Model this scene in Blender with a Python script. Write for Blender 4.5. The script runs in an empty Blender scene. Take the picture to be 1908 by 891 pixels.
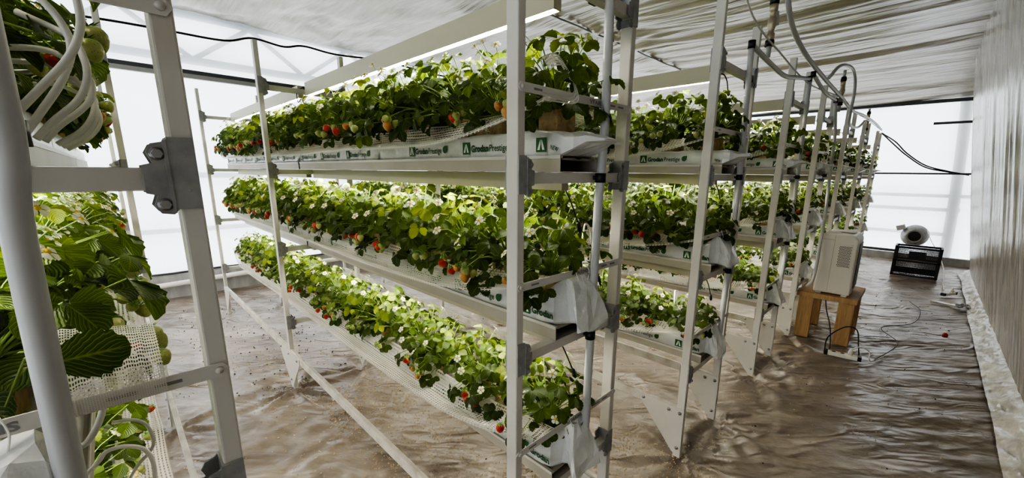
import bpy, bmesh, math, random
import numpy as np
from mathutils import Vector, Matrix, noise
PI = math.pi
RNG = random.Random(7)
SC = bpy.context.scene
COL = SC.collection

# ------------------------------------------------------------------ materials
def new_mat(name):
    m = bpy.data.materials.new(name); m.use_nodes = True
    nt = m.node_tree; nt.nodes.clear()
    return m, nt
def nd(nt, typ, **kw):
    n = nt.nodes.new(typ)
    for k, v in kw.items():
        if k.startswith('i_'):
            n.inputs[k[2:].replace('_', ' ')].default_value = v
        else: setattr(n, k, v)
    return n
def lk(nt, a, ao, b, bi): nt.links.new(a.outputs[ao], b.inputs[bi])
def ramp(nt, stops, interp='LINEAR'):
    r = nt.nodes.new('ShaderNodeValToRGB'); r.color_ramp.interpolation = interp
    e = r.color_ramp.elements
    while len(e) < len(stops): e.new(0.5)
    for i, (p, c) in enumerate(stops):
        e[i].position = p; e[i].color = (c[0], c[1], c[2], 1)
    return r
def pbr(name, col, rough=0.5, metal=0.0, spec=0.5, dirt=None, dirt_scale=8, dirt_lo=.45, dirt_hi=.7, bump=0, bump_scale=60, emit=None, estr=0):
    m, nt = new_mat(name)
    out = nd(nt, 'ShaderNodeOutputMaterial'); p = nd(nt, 'ShaderNodeBsdfPrincipled')
    p.inputs['Base Color'].default_value = (*col, 1); p.inputs['Roughness'].default_value = rough
    p.inputs['Metallic'].default_value = metal; p.inputs['Specular IOR Level'].default_value = spec
    if emit: p.inputs['Emission Color'].default_value = (*emit, 1); p.inputs['Emission Strength'].default_value = estr
    lk(nt, p, 0, out, 0)
    if dirt or bump:
        tc = nd(nt, 'ShaderNodeTexCoord')
    if dirt:
        n = nd(nt, 'ShaderNodeTexNoise'); n.inputs['Scale'].default_value = dirt_scale; n.inputs['Detail'].default_value = 6
        lk(nt, tc, 'Object', n, 'Vector')
        r = ramp(nt, [(dirt_lo, col), (dirt_hi, dirt)]); lk(nt, n, 'Fac', r, 0); lk(nt, r, 0, p, 'Base Color')
    if bump:
        n2 = nd(nt, 'ShaderNodeTexNoise'); n2.inputs['Scale'].default_value = bump_scale; n2.inputs['Detail'].default_value = 3
        lk(nt, tc, 'Object', n2, 'Vector')
        b = nd(nt, 'ShaderNodeBump'); b.inputs['Strength'].default_value = bump; b.inputs['Distance'].default_value = .01
        lk(nt, n2, 'Fac', b, 'Height'); lk(nt, b, 0, p, 'Normal')
    return m
M = {}
M['steel_white'] = pbr('painted_steel', (.58, .565, .53), .38, dirt=(.46, .43, .38), dirt_scale=5, dirt_lo=.5, dirt_hi=.8)
M['steel_rail'] = pbr('dusty_painted_steel', (.58, .56, .51), .5, dirt=(.36, .31, .25), dirt_scale=14, dirt_lo=.45, dirt_hi=.75)
M['galv'] = pbr('galvanised_steel', (.36, .365, .37), .45, metal=.35, dirt=(.25, .255, .26), dirt_scale=25)
M['bolt'] = pbr('bolt_steel', (.35, .35, .36), .35, metal=.8)
M['gutter'] = pbr('gutter_sheet', (.38, .355, .30), .45, dirt=(.30, .275, .225), dirt_scale=4, dirt_lo=.45, dirt_hi=.75)
M['gutter_in'] = pbr('gutter_inner', (.28, .25, .20), .6, dirt=(.10, .08, .06), dirt_scale=30)
M['lamp_body'] = pbr('lamp_housing', (.47, .44, .33), .4)
M['led'] = pbr('led_diffuser', (1, 1, 1), .5, emit=(1, .94, .80), estr=56)
M['pipe'] = pbr('grey_pvc', (.45, .455, .46), .4)
M['hose'] = pbr('pale_hose', (.62, .62, .58), .4)
M['hose_white'] = pbr('white_hose', (.8, .78, .72), .4)
M['black'] = pbr('black_plastic', (.012, .012, .013), .45)
M['cable'] = pbr('black_cable', (.01, .01, .011), .5)
M['red_cable'] = pbr('red_cable', (.18, .02, .015), .5)
M['brass'] = pbr('weathered_brass', (.42, .36, .26), .4, metal=.4)
M['wood'] = None
M['appliance'] = pbr('white_appliance', (.62, .595, .555), .4)
M['appliance_dark'] = pbr('dark_appliance', (.08, .08, .085), .4)
M['green_print'] = pbr('green_print', (.022, .13, .035), .55)
M['text_print'] = pbr('dark_green_print', (.018, .085, .03), .55)
M['white_print'] = pbr('white_print', (.78, .8, .78), .5)
M['slot'] = pbr('cutout_dark', (.22, .22, .21), .7)
M['petal'] = pbr('white_petal', (.84, .82, .70), .6)
M['pollen'] = pbr('flower_centre', (.62, .45, .05), .6)
M['stem'] = pbr('green_stem', (.22, .33, .07), .5)
M['sepal'] = pbr('green_sepal', (.10, .22, .03), .5)
M['block'] = pbr('rockwool_cube', (.50, .36, .20), .85, dirt=(.30, .2, .1), dirt_scale=60)
M['crumb'] = pbr('dry_crumbs', (.68, .54, .34), .8)
M['dark_soil'] = pbr('dark_crumbs', (.03, .022, .016), .9)
M['red'] = pbr('red_plastic', (.35, .02, .02), .5)
M['truss'] = pbr('painted_truss', (.36, .41, .48), .4)
M['truss_dark'] = pbr('dark_profile', (.06, .065, .07), .5)
M['grey_profile'] = pbr('grey_profile', (.30, .30, .29), .5)

def fruit_mat(name, c1, c2, seed):
    m, nt = new_mat(name)
    out = nd(nt, 'ShaderNodeOutputMaterial'); p = nd(nt, 'ShaderNodeBsdfPrincipled'); lk(nt, p, 0, out, 0)
    tc = nd(nt, 'ShaderNodeTexCoord')
    v = nd(nt, 'ShaderNodeTexVoronoi'); v.inputs['Scale'].default_value = 260; lk(nt, tc, 'Object', v, 'Vector')
    n = nd(nt, 'ShaderNodeTexNoise'); n.inputs['Scale'].default_value = 28; lk(nt, tc, 'Object', n, 'Vector')
    r = ramp(nt, [(.38, c1), (.66, c2)]); lk(nt, n, 'Fac', r, 0)
    rs = ramp(nt, [(.12, seed), (.2, (1, 1, 1))]); lk(nt, v, 'Distance', rs, 0)
    mx = nd(nt, 'ShaderNodeMix', data_type='RGBA', blend_type='MULTIPLY'); mx.inputs[0].default_value = 1
    nt.links.new(r.outputs[0], mx.inputs[6]); nt.links.new(rs.outputs[0], mx.inputs[7])
    nt.links.new(mx.outputs[2], p.inputs['Base Color'])
    p.inputs['Roughness'].default_value = .38
    b = nd(nt, 'ShaderNodeBump'); b.inputs['Strength'].default_value = .5; b.inputs['Distance'].default_value = .001
    lk(nt, v, 'Distance', b, 'Height'); lk(nt, b, 0, p, 'Normal')
    return m
M['fruit_red'] = fruit_mat('ripe_strawberry', (.40, .014, .009), (.48, .045, .014), (.75, .6, .3))
M['fruit_orange'] = fruit_mat('turning_strawberry', (.50, .12, .03), (.50, .30, .09), (.7, .5, .3))
M['fruit_green'] = fruit_mat('unripe_strawberry', (.24, .31, .07), (.40, .42, .16), (.45, .42, .2))

def leaf_mat(name, dark, mid, lite, trans):
    m, nt = new_mat(name)
    out = nd(nt, 'ShaderNodeOutputMaterial')
    at = nd(nt, 'ShaderNodeAttribute', attribute_name='tint')
    oi = nd(nt, 'ShaderNodeObjectInfo')
    uv = nd(nt, 'ShaderNodeUVMap', uv_map='UVMap')
    sep = nd(nt, 'ShaderNodeSeparateXYZ'); lk(nt, uv, 0, sep, 0)
    ab = nd(nt, 'ShaderNodeMath', operation='ABSOLUTE'); lk(nt, sep, 'X', ab, 0)
    m1 = nd(nt, 'ShaderNodeMath', operation='MULTIPLY_ADD'); lk(nt, ab, 0, m1, 0); m1.inputs[1].default_value = -.55; lk(nt, sep, 'Y', m1, 2)
    m2 = nd(nt, 'ShaderNodeMath', operation='MULTIPLY'); lk(nt, m1, 0, m2, 0); m2.inputs[1].default_value = 7.5
    fr = nd(nt, 'ShaderNodeMath', operation='PINGPONG'); lk(nt, m2, 0, fr, 0); fr.inputs[1].default_value = .5
    # vein mask: near 0 of ping-pong or near midrib
    v1 = nd(nt, 'ShaderNodeMapRange'); lk(nt, fr, 0, v1, 0); v1.inputs[1].default_value = 0; v1.inputs[2].default_value = .14; v1.inputs[3].default_value = 1; v1.inputs[4].default_value = 0
    v2 = nd(nt, 'ShaderNodeMapRange'); lk(nt, ab, 0, v2, 0); v2.inputs[1].default_value = 0; v2.inputs[2].default_value = .09; v2.inputs[3].default_value = 1; v2.inputs[4].default_value = 0
    vm = nd(nt, 'ShaderNodeMath', operation='MAXIMUM'); lk(nt, v1, 0, vm, 0); lk(nt, v2, 0, vm, 1)
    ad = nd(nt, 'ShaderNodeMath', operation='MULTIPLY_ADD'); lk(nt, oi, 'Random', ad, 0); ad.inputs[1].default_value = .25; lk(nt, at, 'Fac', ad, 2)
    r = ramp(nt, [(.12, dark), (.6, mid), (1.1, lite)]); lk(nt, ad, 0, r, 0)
    vx = nd(nt, 'ShaderNodeMix', data_type='RGBA', blend_type='MIX'); nt.links.new(r.outputs[0], vx.inputs[6])
    vmul = nd(nt, 'ShaderNodeMath', operation='MULTIPLY'); lk(nt, vm, 0, vmul, 0); vmul.inputs[1].default_value = .35
    nt.links.new(vmul.outputs[0], vx.inputs[0]); vx.inputs[7].default_value = (lite[0], lite[1], lite[2], 1)
    p = nd(nt, 'ShaderNodeBsdfPrincipled'); nt.links.new(vx.outputs[2], p.inputs['Base Color']); p.inputs['Roughness'].default_value = .42
    p.inputs['Specular IOR Level'].default_value = .4
    b = nd(nt, 'ShaderNodeBump'); b.inputs['Strength'].default_value = .55; b.inputs['Distance'].default_value = .004
    lk(nt, fr, 0, b, 'Height'); lk(nt, b, 0, p, 'Normal')
    t = nd(nt, 'ShaderNodeBsdfTranslucent')
    tm = nd(nt, 'ShaderNodeMix', data_type='RGBA', blend_type='MULTIPLY'); tm.inputs[0].default_value = 1
    nt.links.new(vx.outputs[2], tm.inputs[6]); tm.inputs[7].default_value = (*trans, 1)
    nt.links.new(tm.outputs[2], t.inputs['Color'])
    mx = nd(nt, 'ShaderNodeMixShader'); mx.inputs[0].default_value = .33
    lk(nt, p, 0, mx, 1); lk(nt, t, 0, mx, 2); lk(nt, mx, 0, out, 0)
    return m
M['leaf'] = leaf_mat('strawberry_leaf', (.018, .040, .008), (.068, .125, .015), (.31, .38, .045), (2.0, 1.8, .7))

def film_mat():
    # backlit white greenhouse film
    m, nt = new_mat('translucent_film')
    out = nd(nt, 'ShaderNodeOutputMaterial')
    tc = nd(nt, 'ShaderNodeTexCoord')
    n = nd(nt, 'ShaderNodeTexNoise'); n.inputs['Scale'].default_value = 1.3; n.inputs['Detail'].default_value = 5; n.inputs['Distortion'].default_value = .6
    lk(nt, tc, 'Object', n, 'Vector')
    r = ramp(nt, [(.3, (.84, .87, .90)), (.7, (.96, .97, .97))]); lk(nt, n, 'Fac', r, 0)
    t = nd(nt, 'ShaderNodeBsdfTranslucent'); lk(nt, r, 0, t, 'Color')
    d = nd(nt, 'ShaderNodeBsdfDiffuse'); d.inputs[0].default_value = (.8, .8, .8, 1)
    tr = nd(nt, 'ShaderNodeBsdfTransparent')
    g = nd(nt, 'ShaderNodeBsdfGlossy'); g.inputs['Roughness'].default_value = .25
    a = nd(nt, 'ShaderNodeMixShader'); a.inputs[0].default_value = .12; lk(nt, t, 0, a, 1); lk(nt, d, 0, a, 2)
    b = nd(nt, 'ShaderNodeMixShader'); b.inputs[0].default_value = .32; lk(nt, a, 0, b, 1); lk(nt, tr, 0, b, 2)
    c = nd(nt, 'ShaderNodeMixShader'); c.inputs[0].default_value = .03; lk(nt, b, 0, c, 1); lk(nt, g, 0, c, 2)
    lk(nt, c, 0, out, 0)
    return m
M['film'] = film_mat()

def sheet_mat(name, c1, c2, rough, scale=(1, 1, 1), nscale=6, spec=.6, bump=.3, bscale=None, lo=.35, hi=.65, ridge=0):
    m, nt = new_mat(name)
    out = nd(nt, 'ShaderNodeOutputMaterial'); p = nd(nt, 'ShaderNodeBsdfPrincipled'); lk(nt, p, 0, out, 0)
    tc = nd(nt, 'ShaderNodeTexCoord'); mp = nd(nt, 'ShaderNodeMapping'); mp.inputs['Scale'].default_value = scale
    lk(nt, tc, 'Object', mp, 0)
    n = nd(nt, 'ShaderNodeTexNoise'); n.inputs['Scale'].default_value = nscale; n.inputs['Detail'].default_value = 8; n.inputs['Roughness'].default_value = .6
    lk(nt, mp, 0, n, 'Vector')
    r = ramp(nt, [(lo, c1), (hi, c2)]); lk(nt, n, 'Fac', r, 0); lk(nt, r, 0, p, 'Base Color')
    p.inputs['Roughness'].default_value = rough; p.inputs['Specular IOR Level'].default_value = spec
    n2 = nd(nt, 'ShaderNodeTexNoise'); n2.inputs['Scale'].default_value = bscale or nscale * 3; n2.inputs['Detail'].default_value = 4
    lk(nt, mp, 0, n2, 'Vector')
    b = nd(nt, 'ShaderNodeBump'); b.inputs['Strength'].default_value = bump; b.inputs['Distance'].default_value = .02
    lk(nt, n2, 'Fac', b, 'Height')
    if ridge:
        n4 = nd(nt, 'ShaderNodeTexNoise', noise_type='RIDGED_MULTIFRACTAL'); n4.inputs['Scale'].default_value = ridge; n4.inputs['Detail'].default_value = 4; n4.inputs['Distortion'].default_value = 1.5
        lk(nt, mp, 0, n4, 'Vector'); b2 = nd(nt, 'ShaderNodeBump'); b2.inputs['Strength'].default_value = .8; b2.inputs['Distance'].default_value = .015
        lk(nt, n4, 0, b2, 'Height'); lk(nt, b, 0, b2, 'Normal'); lk(nt, b2, 0, p, 'Normal')
    else: lk(nt, b, 0, p, 'Normal')
    return m
M['ceiling'] = sheet_mat('ceiling_film', (.27, .238, .192), (.47, .435, .38), .28, scale=(3.2, .35, 1), nscale=3, spec=.9, bump=.6, bscale=5, ridge=2.2)
M['curtain'] = sheet_mat('curtain_film', (.25, .218, .182), (.50, .475, .44), .24, scale=(1.4, 1.4, .10), nscale=6, spec=.9, bump=.6, bscale=9)
M['skirt'] = sheet_mat('crumpled_film', (.33, .31, .27), (.62, .60, .56), .2, nscale=5, spec=.9, bump=.6, bscale=14, ridge=7)
M['kerb'] = sheet_mat('grey_kerb', (.26, .26, .26), (.42, .42, .42), .5, scale=(2, 2, .5), nscale=3, bump=.3)
M['bag'] = sheet_mat('white_slab_sleeve', (.62, .635, .63), (.74, .75, .74), .27, nscale=9, spec=.6, bump=.35, bscale=22)

def floor_mat():
    m, nt = new_mat('floor_film')
    out = nd(nt, 'ShaderNodeOutputMaterial'); p = nd(nt, 'ShaderNodeBsdfPrincipled'); lk(nt, p, 0, out, 0)
    tc = nd(nt, 'ShaderNodeTexCoord')
    mp = nd(nt, 'ShaderNodeMapping', vector_type='TEXTURE'); mp.inputs['Rotation'].default_value = (0, 0, -.85); mp.inputs['Scale'].default_value = (1.5, .8, 1); lk(nt, tc, 'Object', mp, 0)
    n = nd(nt, 'ShaderNodeTexNoise'); n.inputs['Scale'].default_value = 3.0; n.inputs['Detail'].default_value = 9; n.inputs['Roughness'].default_value = .65; n.inputs['Distortion'].default_value = .5
    lk(nt, mp, 0, n, 'Vector')
    r = ramp(nt, [(.30, (.15, .116, .088)), (.52, (.28, .235, .195)), (.75, (.52, .47, .42))]); lk(nt, n, 'Fac', r, 0)
    n2 = nd(nt, 'ShaderNodeTexNoise'); n2.inputs['Scale'].default_value = 2.2; n2.inputs['Detail'].default_value = 10; n2.inputs['Roughness'].default_value = .7; lk(nt, tc, 'Object', n2, 'Vector')
    r2 = ramp(nt, [(.56, (1, 1, 1)), (.72, (.55, .42, .30))]); lk(nt, n2, 'Fac', r2, 0)
    mx = nd(nt, 'ShaderNodeMix', data_type='RGBA', blend_type='MULTIPLY'); mx.inputs[0].default_value = 1
    nt.links.new(r.outputs[0], mx.inputs[6]); nt.links.new(r2.outputs[0], mx.inputs[7]); nt.links.new(mx.outputs[2], p.inputs['Base Color'])
    rr = nd(nt, 'ShaderNodeMapRange'); lk(nt, n2, 'Fac', rr, 0); rr.inputs[1].default_value = .35; rr.inputs[2].default_value = .65; rr.inputs[3].default_value = .25; rr.inputs[4].default_value = .42
    lk(nt, rr, 0, p, 'Roughness'); p.inputs['Specular IOR Level'].default_value = .9
    n3 = nd(nt, 'ShaderNodeTexNoise'); n3.inputs['Scale'].default_value = 9; n3.inputs['Detail'].default_value = 6; lk(nt, mp, 0, n3, 'Vector')
    b = nd(nt, 'ShaderNodeBump'); b.inputs['Strength'].default_value = .6; b.inputs['Distance'].default_value = .02
    lk(nt, n3, 'Fac', b, 'Height')
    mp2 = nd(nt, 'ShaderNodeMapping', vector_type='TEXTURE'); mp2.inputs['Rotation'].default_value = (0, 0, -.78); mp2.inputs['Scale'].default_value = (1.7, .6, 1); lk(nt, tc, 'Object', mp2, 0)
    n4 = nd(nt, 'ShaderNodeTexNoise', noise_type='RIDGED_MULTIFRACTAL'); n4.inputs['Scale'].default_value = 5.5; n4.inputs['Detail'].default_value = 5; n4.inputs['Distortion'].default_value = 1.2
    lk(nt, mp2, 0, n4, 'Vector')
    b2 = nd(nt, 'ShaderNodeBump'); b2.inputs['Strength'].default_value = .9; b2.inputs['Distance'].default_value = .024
    rc = ramp(nt, [(.15, (.78, .75, .72)), (.55, (1, 1, 1)), (1.0, (1.25, 1.25, 1.25))]); lk(nt, n4, 0, rc, 0)  # wrinkle shading put into the film colour: creases darkened, ridges lightened
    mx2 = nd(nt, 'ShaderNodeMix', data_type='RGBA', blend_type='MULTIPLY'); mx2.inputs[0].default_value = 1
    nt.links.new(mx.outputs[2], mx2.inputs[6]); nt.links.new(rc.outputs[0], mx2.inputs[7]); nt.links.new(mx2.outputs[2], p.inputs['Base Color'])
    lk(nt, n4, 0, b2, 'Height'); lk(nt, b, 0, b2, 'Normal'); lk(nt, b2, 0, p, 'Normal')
    return m
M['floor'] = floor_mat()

def net_mat(name, sx, sy, hole):
    m, nt = new_mat(name)
    out = nd(nt, 'ShaderNodeOutputMaterial')
    uv = nd(nt, 'ShaderNodeUVMap', uv_map='UVMap'); sep = nd(nt, 'ShaderNodeSeparateXYZ'); lk(nt, uv, 0, sep, 0)
    def cell(ax, s):
        a = nd(nt, 'ShaderNodeMath', operation='MULTIPLY'); lk(nt, sep, ax, a, 0); a.inputs[1].default_value = s
        f = nd(nt, 'ShaderNodeMath', operation='FRACT'); lk(nt, a, 0, f, 0)
        g = nd(nt, 'ShaderNodeMath', operation='GREATER_THAN'); lk(nt, f, 0, g, 0); return g
    gx = cell('X', sx); gx.inputs[1].default_value = 1 - hole[0]
    gy = cell('Y', sy); gy.inputs[1].default_value = 1 - hole[1]
    mm = nd(nt, 'ShaderNodeMath', operation='MULTIPLY'); lk(nt, gx, 0, mm, 0); lk(nt, gy, 0, mm, 1)
    d = nd(nt, 'ShaderNodeBsdfPrincipled'); d.inputs['Base Color'].default_value = (.74, .72, .66, 1); d.inputs['Roughness'].default_value = .5
    tl = nd(nt, 'ShaderNodeBsdfTranslucent'); tl.inputs[0].default_value = (.7, .68, .6, 1)
    a1 = nd(nt, 'ShaderNodeMixShader'); a1.inputs[0].default_value = .3; lk(nt, d, 0, a1, 1); lk(nt, tl, 0, a1, 2)
    t = nd(nt, 'ShaderNodeBsdfTransparent')
    mx = nd(nt, 'ShaderNodeMixShader'); lk(nt, mm, 0, mx, 0); lk(nt, a1, 0, mx, 1); lk(nt, t, 0, mx, 2); lk(nt, mx, 0, out, 0)
    return m
M['net'] = net_mat('white_net', 60, 110, (.72, .42))
M['lace'] = net_mat('white_lace_net', 190, 190, (.55, .55))

def wood_mat():
    m, nt = new_mat('pine_board')
    out = nd(nt, 'ShaderNodeOutputMaterial'); p = nd(nt, 'ShaderNodeBsdfPrincipled'); lk(nt, p, 0, out, 0)
    tc = nd(nt, 'ShaderNodeTexCoord'); mp = nd(nt, 'ShaderNodeMapping'); mp.inputs['Scale'].default_value = (14, 14, 1.2); lk(nt, tc, 'Object', mp, 0)
    n = nd(nt, 'ShaderNodeTexNoise'); n.inputs['Scale'].default_value = 3; n.inputs['Detail'].default_value = 6; n.inputs['Distortion'].default_value = 1.2; lk(nt, mp, 0, n, 'Vector')
    r = ramp(nt, [(.3, (.30, .18, .08)), (.7, (.45, .30, .145))]); lk(nt, n, 'Fac', r, 0); lk(nt, r, 0, p, 'Base Color')
    p.inputs['Roughness'].default_value = .6
    return m
M['wood'] = wood_mat()

# ------------------------------------------------------------------ mesh builder
class MB:
    def __init__(s): s.v = []; s.f = []; s.m = []; s.uv = {}; s.tint = {}; s.smooth = []
    def add(s, verts, faces, mat=0, smooth=False, uv=None, tint=None):
        o = len(s.v); s.v.extend([tuple(p) for p in verts])
        for f in faces: s.f.append(tuple(i + o for i in f)); s.m.append(mat); s.smooth.append(smooth)
        if uv is not None:
            for i, c in enumerate(uv): s.uv[o + i] = c
        if tint is not None:
            for i in range(len(verts)): s.tint[o + i] = tint
        return s
    def box(s, x0, x1, y0, y1, z0, z1, mat=0):
        v = [(x0, y0, z0), (x1, y0, z0), (x1, y1, z0), (x0, y1, z0), (x0, y0, z1), (x1, y0, z1), (x1, y1, z1), (x0, y1, z1)]
        return s.add(v, [(0, 3, 2, 1), (4, 5, 6, 7), (0, 1, 5, 4), (1, 2, 6, 5), (2, 3, 7, 6), (3, 0, 4, 7)], mat)
    def prism_xz(s, poly, y0, y1, mat=0):
        n = len(poly); v = [(x, y0, z) for x, z in poly] + [(x, y1, z) for x, z in poly]
        f = [tuple(range(n)), tuple(range(2 * n - 1, n - 1, -1))] + [(i, i + n, (i + 1) % n + n, (i + 1) % n) for i in range(n)]
        return s.add(v, f, mat)
    def prism_yz(s, poly, x0, x1, mat=0):
        n = len(poly); v = [(x0, y, z) for y, z in poly] + [(x1, y, z) for y, z in poly]
        f = [tuple(range(n)), tuple(range(2 * n - 1, n - 1, -1))] + [(i, i + n, (i + 1) % n + n, (i + 1) % n) for i in range(n)]
        return s.add(v, f, mat)
    def tube(s, pts, r, seg=8, mat=0, caps=True, sm=True):
        pts = [Vector(p) for p in pts]; n = len(pts); rr = r if hasattr(r, '__len__') else [r] * n
        t0 = (pts[1] - pts[0]).normalized()
        up = Vector((0, 0, 1)) if abs(t0.z) < .9 else Vector((1, 0, 0))
        a = t0.cross(up).normalized(); V = []
        for i in range(n):
            t = (pts[min(i + 1, n - 1)] - pts[max(i - 1, 0)]).normalized()
            a = (a - t * a.dot(t)).normalized(); b = t.cross(a)
            for k in range(seg):
                w = 2 * PI * k / seg; V.append(pts[i] + (a * math.cos(w) + b * math.sin(w)) * rr[i])
        F = [(i * seg + k, i * seg + (k + 1) % seg, (i + 1) * seg + (k + 1) % seg, (i + 1) * seg + k) for i in range(n - 1) for k in range(seg)]
        s.add(V, F, mat, sm)
        if caps:
            o = len(s.v) - len(V)
            s.f.append(tuple(o + k for k in range(seg - 1, -1, -1))); s.m.append(mat); s.smooth.append(False)
            s.f.append(tuple(o + (n - 1) * seg + k for k in range(seg))); s.m.append(mat); s.smooth.append(False)
        return s
    def lathe(s, prof, seg=12, mat=0, origin=(0, 0, 0), axis='z', sm=True, caps=True):
        V = []
        for r, h in prof:
            for k in range(seg):
                w = 2 * PI * k / seg; c, d = r * math.cos(w), r * math.sin(w)
                p = {'z': (c, d, h), 'y': (c, h, d), 'x': (h, c, d)}[axis]
                V.append((p[0] + origin[0], p[1] + origin[1], p[2] + origin[2]))
        n = len(prof)
        F = [(i * seg + k, i * seg + (k + 1) % seg, (i + 1) * seg + (k + 1) % seg, (i + 1) * seg + k) for i in range(n - 1) for k in range(seg)]
        if caps and prof[0][0] > 1e-5: F.append(tuple(range(seg - 1, -1, -1)))
        if caps and prof[-1][0] > 1e-5: F.append(tuple((n - 1) * seg + k for k in range(seg)))
        return s.add(V, F, mat, sm)
    def grid(s, P, mat=0, sm=True, uv=True):
        nu, nv = len(P), len(P[0]); V = [p for row in P for p in row]
        F = [(i * nv + j, (i + 1) * nv + j, (i + 1) * nv + j + 1, i * nv + j + 1) for i in range(nu - 1) for j in range(nv - 1)]
        return s.add(V, F, mat, sm)
    def merge(s, o, mat_off=0):
        b = len(s.v); s.v.extend(o.v)
        for f, m, q in zip(o.f, o.m, o.smooth): s.f.append(tuple(i + b for i in f)); s.m.append(m + mat_off); s.smooth.append(q)
        for k, c in o.uv.items(): s.uv[k + b] = c
        for k, c in o.tint.items(): s.tint[k + b] = c
        return s
    def mesh(s, name, mats, bevel=0, fix=True):
        me = bpy.data.meshes.new(name); me.from_pydata(s.v, [], s.f)
        for m in mats: me.materials.append(M[m] if isinstance(m, str) else m)
        me.polygons.foreach_set('material_index', s.m); me.polygons.foreach_set('use_smooth', s.smooth)
        if s.uv:
            arr = np.zeros((len(s.v), 2))
            for k, c in s.uv.items(): arr[k] = c
            li = np.zeros(len(me.loops), dtype=np.int32); me.loops.foreach_get('vertex_index', li)
            me.uv_layers.new(name='UVMap'); me.uv_layers['UVMap'].data.foreach_set('uv', arr[li].ravel())
        if s.tint:
            arr = np.full(len(s.v), .4, dtype=np.float32)
            for k, c in s.tint.items(): arr[k] = c
            a = me.attributes.new('tint', 'FLOAT', 'POINT'); a.data.foreach_set('value', arr)
        if fix or bevel:
            bm = bmesh.new(); bm.from_mesh(me)
            if fix: bmesh.ops.recalc_face_normals(bm, faces=bm.faces)
            if bevel:
                es = [e for e in bm.edges if len(e.link_faces) == 2 and e.calc_face_angle(0) > .6]
                bmesh.ops.bevel(bm, geom=es, offset=bevel, segments=2, affect='EDGES', profile=.5, clamp_overlap=True)
            bm.to_mesh(me); bm.free()
        me.update(); return me

# ------------------------------------------------------------------ object tree specs
def S(name, mesh=None, ch=None, loc=(0, 0, 0), rot=(0, 0, 0), sc=1.0, label=None):
    return dict(name=name, mesh=mesh, ch=ch or [], loc=loc, rot=rot, sc=sc, label=label)
def inst(sp, parent=None, loc=None, rotz=None, sc=None, label=None, cat=None, group=None, kind=None):
    o = bpy.data.objects.new(sp['name'], sp['mesh']); COL.objects.link(o)
    o.location = loc if loc is not None else sp['loc']
    o.rotation_euler = sp['rot'] if rotz is None else (sp['rot'][0], sp['rot'][1], rotz)
    s = sp['sc'] if sc is None else sc
    o.scale = s if hasattr(s, '__len__') else (s, s, s)
    if parent is not None:
        o.parent = parent
        if sp['label']: o['label'] = sp['label']
    else:
        if label: o['label'] = label
        if cat: o['category'] = cat
        if group: o['group'] = group
        if kind: o['kind'] = kind
    for c in sp['ch']: inst(c, o)
    return o
def struct(name, mesh): return inst(S(name, mesh), kind='structure')

ORD = ['first', 'second', 'third', 'fourth', 'fifth', 'sixth', 'seventh', 'eighth', 'ninth', 'tenth', 'eleventh', 'twelfth', 'thirteenth',
       'fourteenth', 'fifteenth', 'sixteenth', 'seventeenth', 'eighteenth', 'nineteenth', 'twentieth', 'twenty-first', 'twenty-second', 'twenty-third', 'twenty-fourth', 'twenty-fifth']
SHELF = ['bottom', 'middle', 'top']
RACKN = ['leftmost rack'] + [f'{o} rack from left' for o in ORD[1:7]] + ['last rack from left']

# ------------------------------------------------------------------ layout constants (metres)
Y0 = .7334                       # aisle face of the racks
W = .4926; PX = .026; PW = .0406
XN = [-.4256, .7139, 1.9400, 3.215, 4.33, 5.78, 7.28, 9.15]
LV = [.495, 1.0, 1.50, 2.0]
YP = [0, 2.2166, 4.367]          # post rows relative to Y0
HP = 2.24
TC = .255                        # trough centre relative to rack x

# ------------------------------------------------------------------ camera
cam = bpy.data.cameras.new('camera'); co = bpy.data.objects.new('camera', cam); COL.objects.link(co)
Rv = Vector((.69792158, -.71608732, .01115416)); Uv = Vector((.14420712, .15577042, .97721025)); Fv = Vector((.70150536, .68040762, -.21198043))
mt = Matrix((Rv, Uv, -Fv)).transposed().to_4x4(); mt.translation = (0, 0, 1.5); co.matrix_world = mt
cam.sensor_fit = 'HORIZONTAL'; cam.sensor_width = 36; cam.lens = 754.153 * 36 / 1908
cam.shift_x = (954 - 984.407) / 1908; cam.shift_y = (484.24 - 445.5) / 1908
cam.clip_start = .02; cam.clip_end = 200
SC.camera = co

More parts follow.
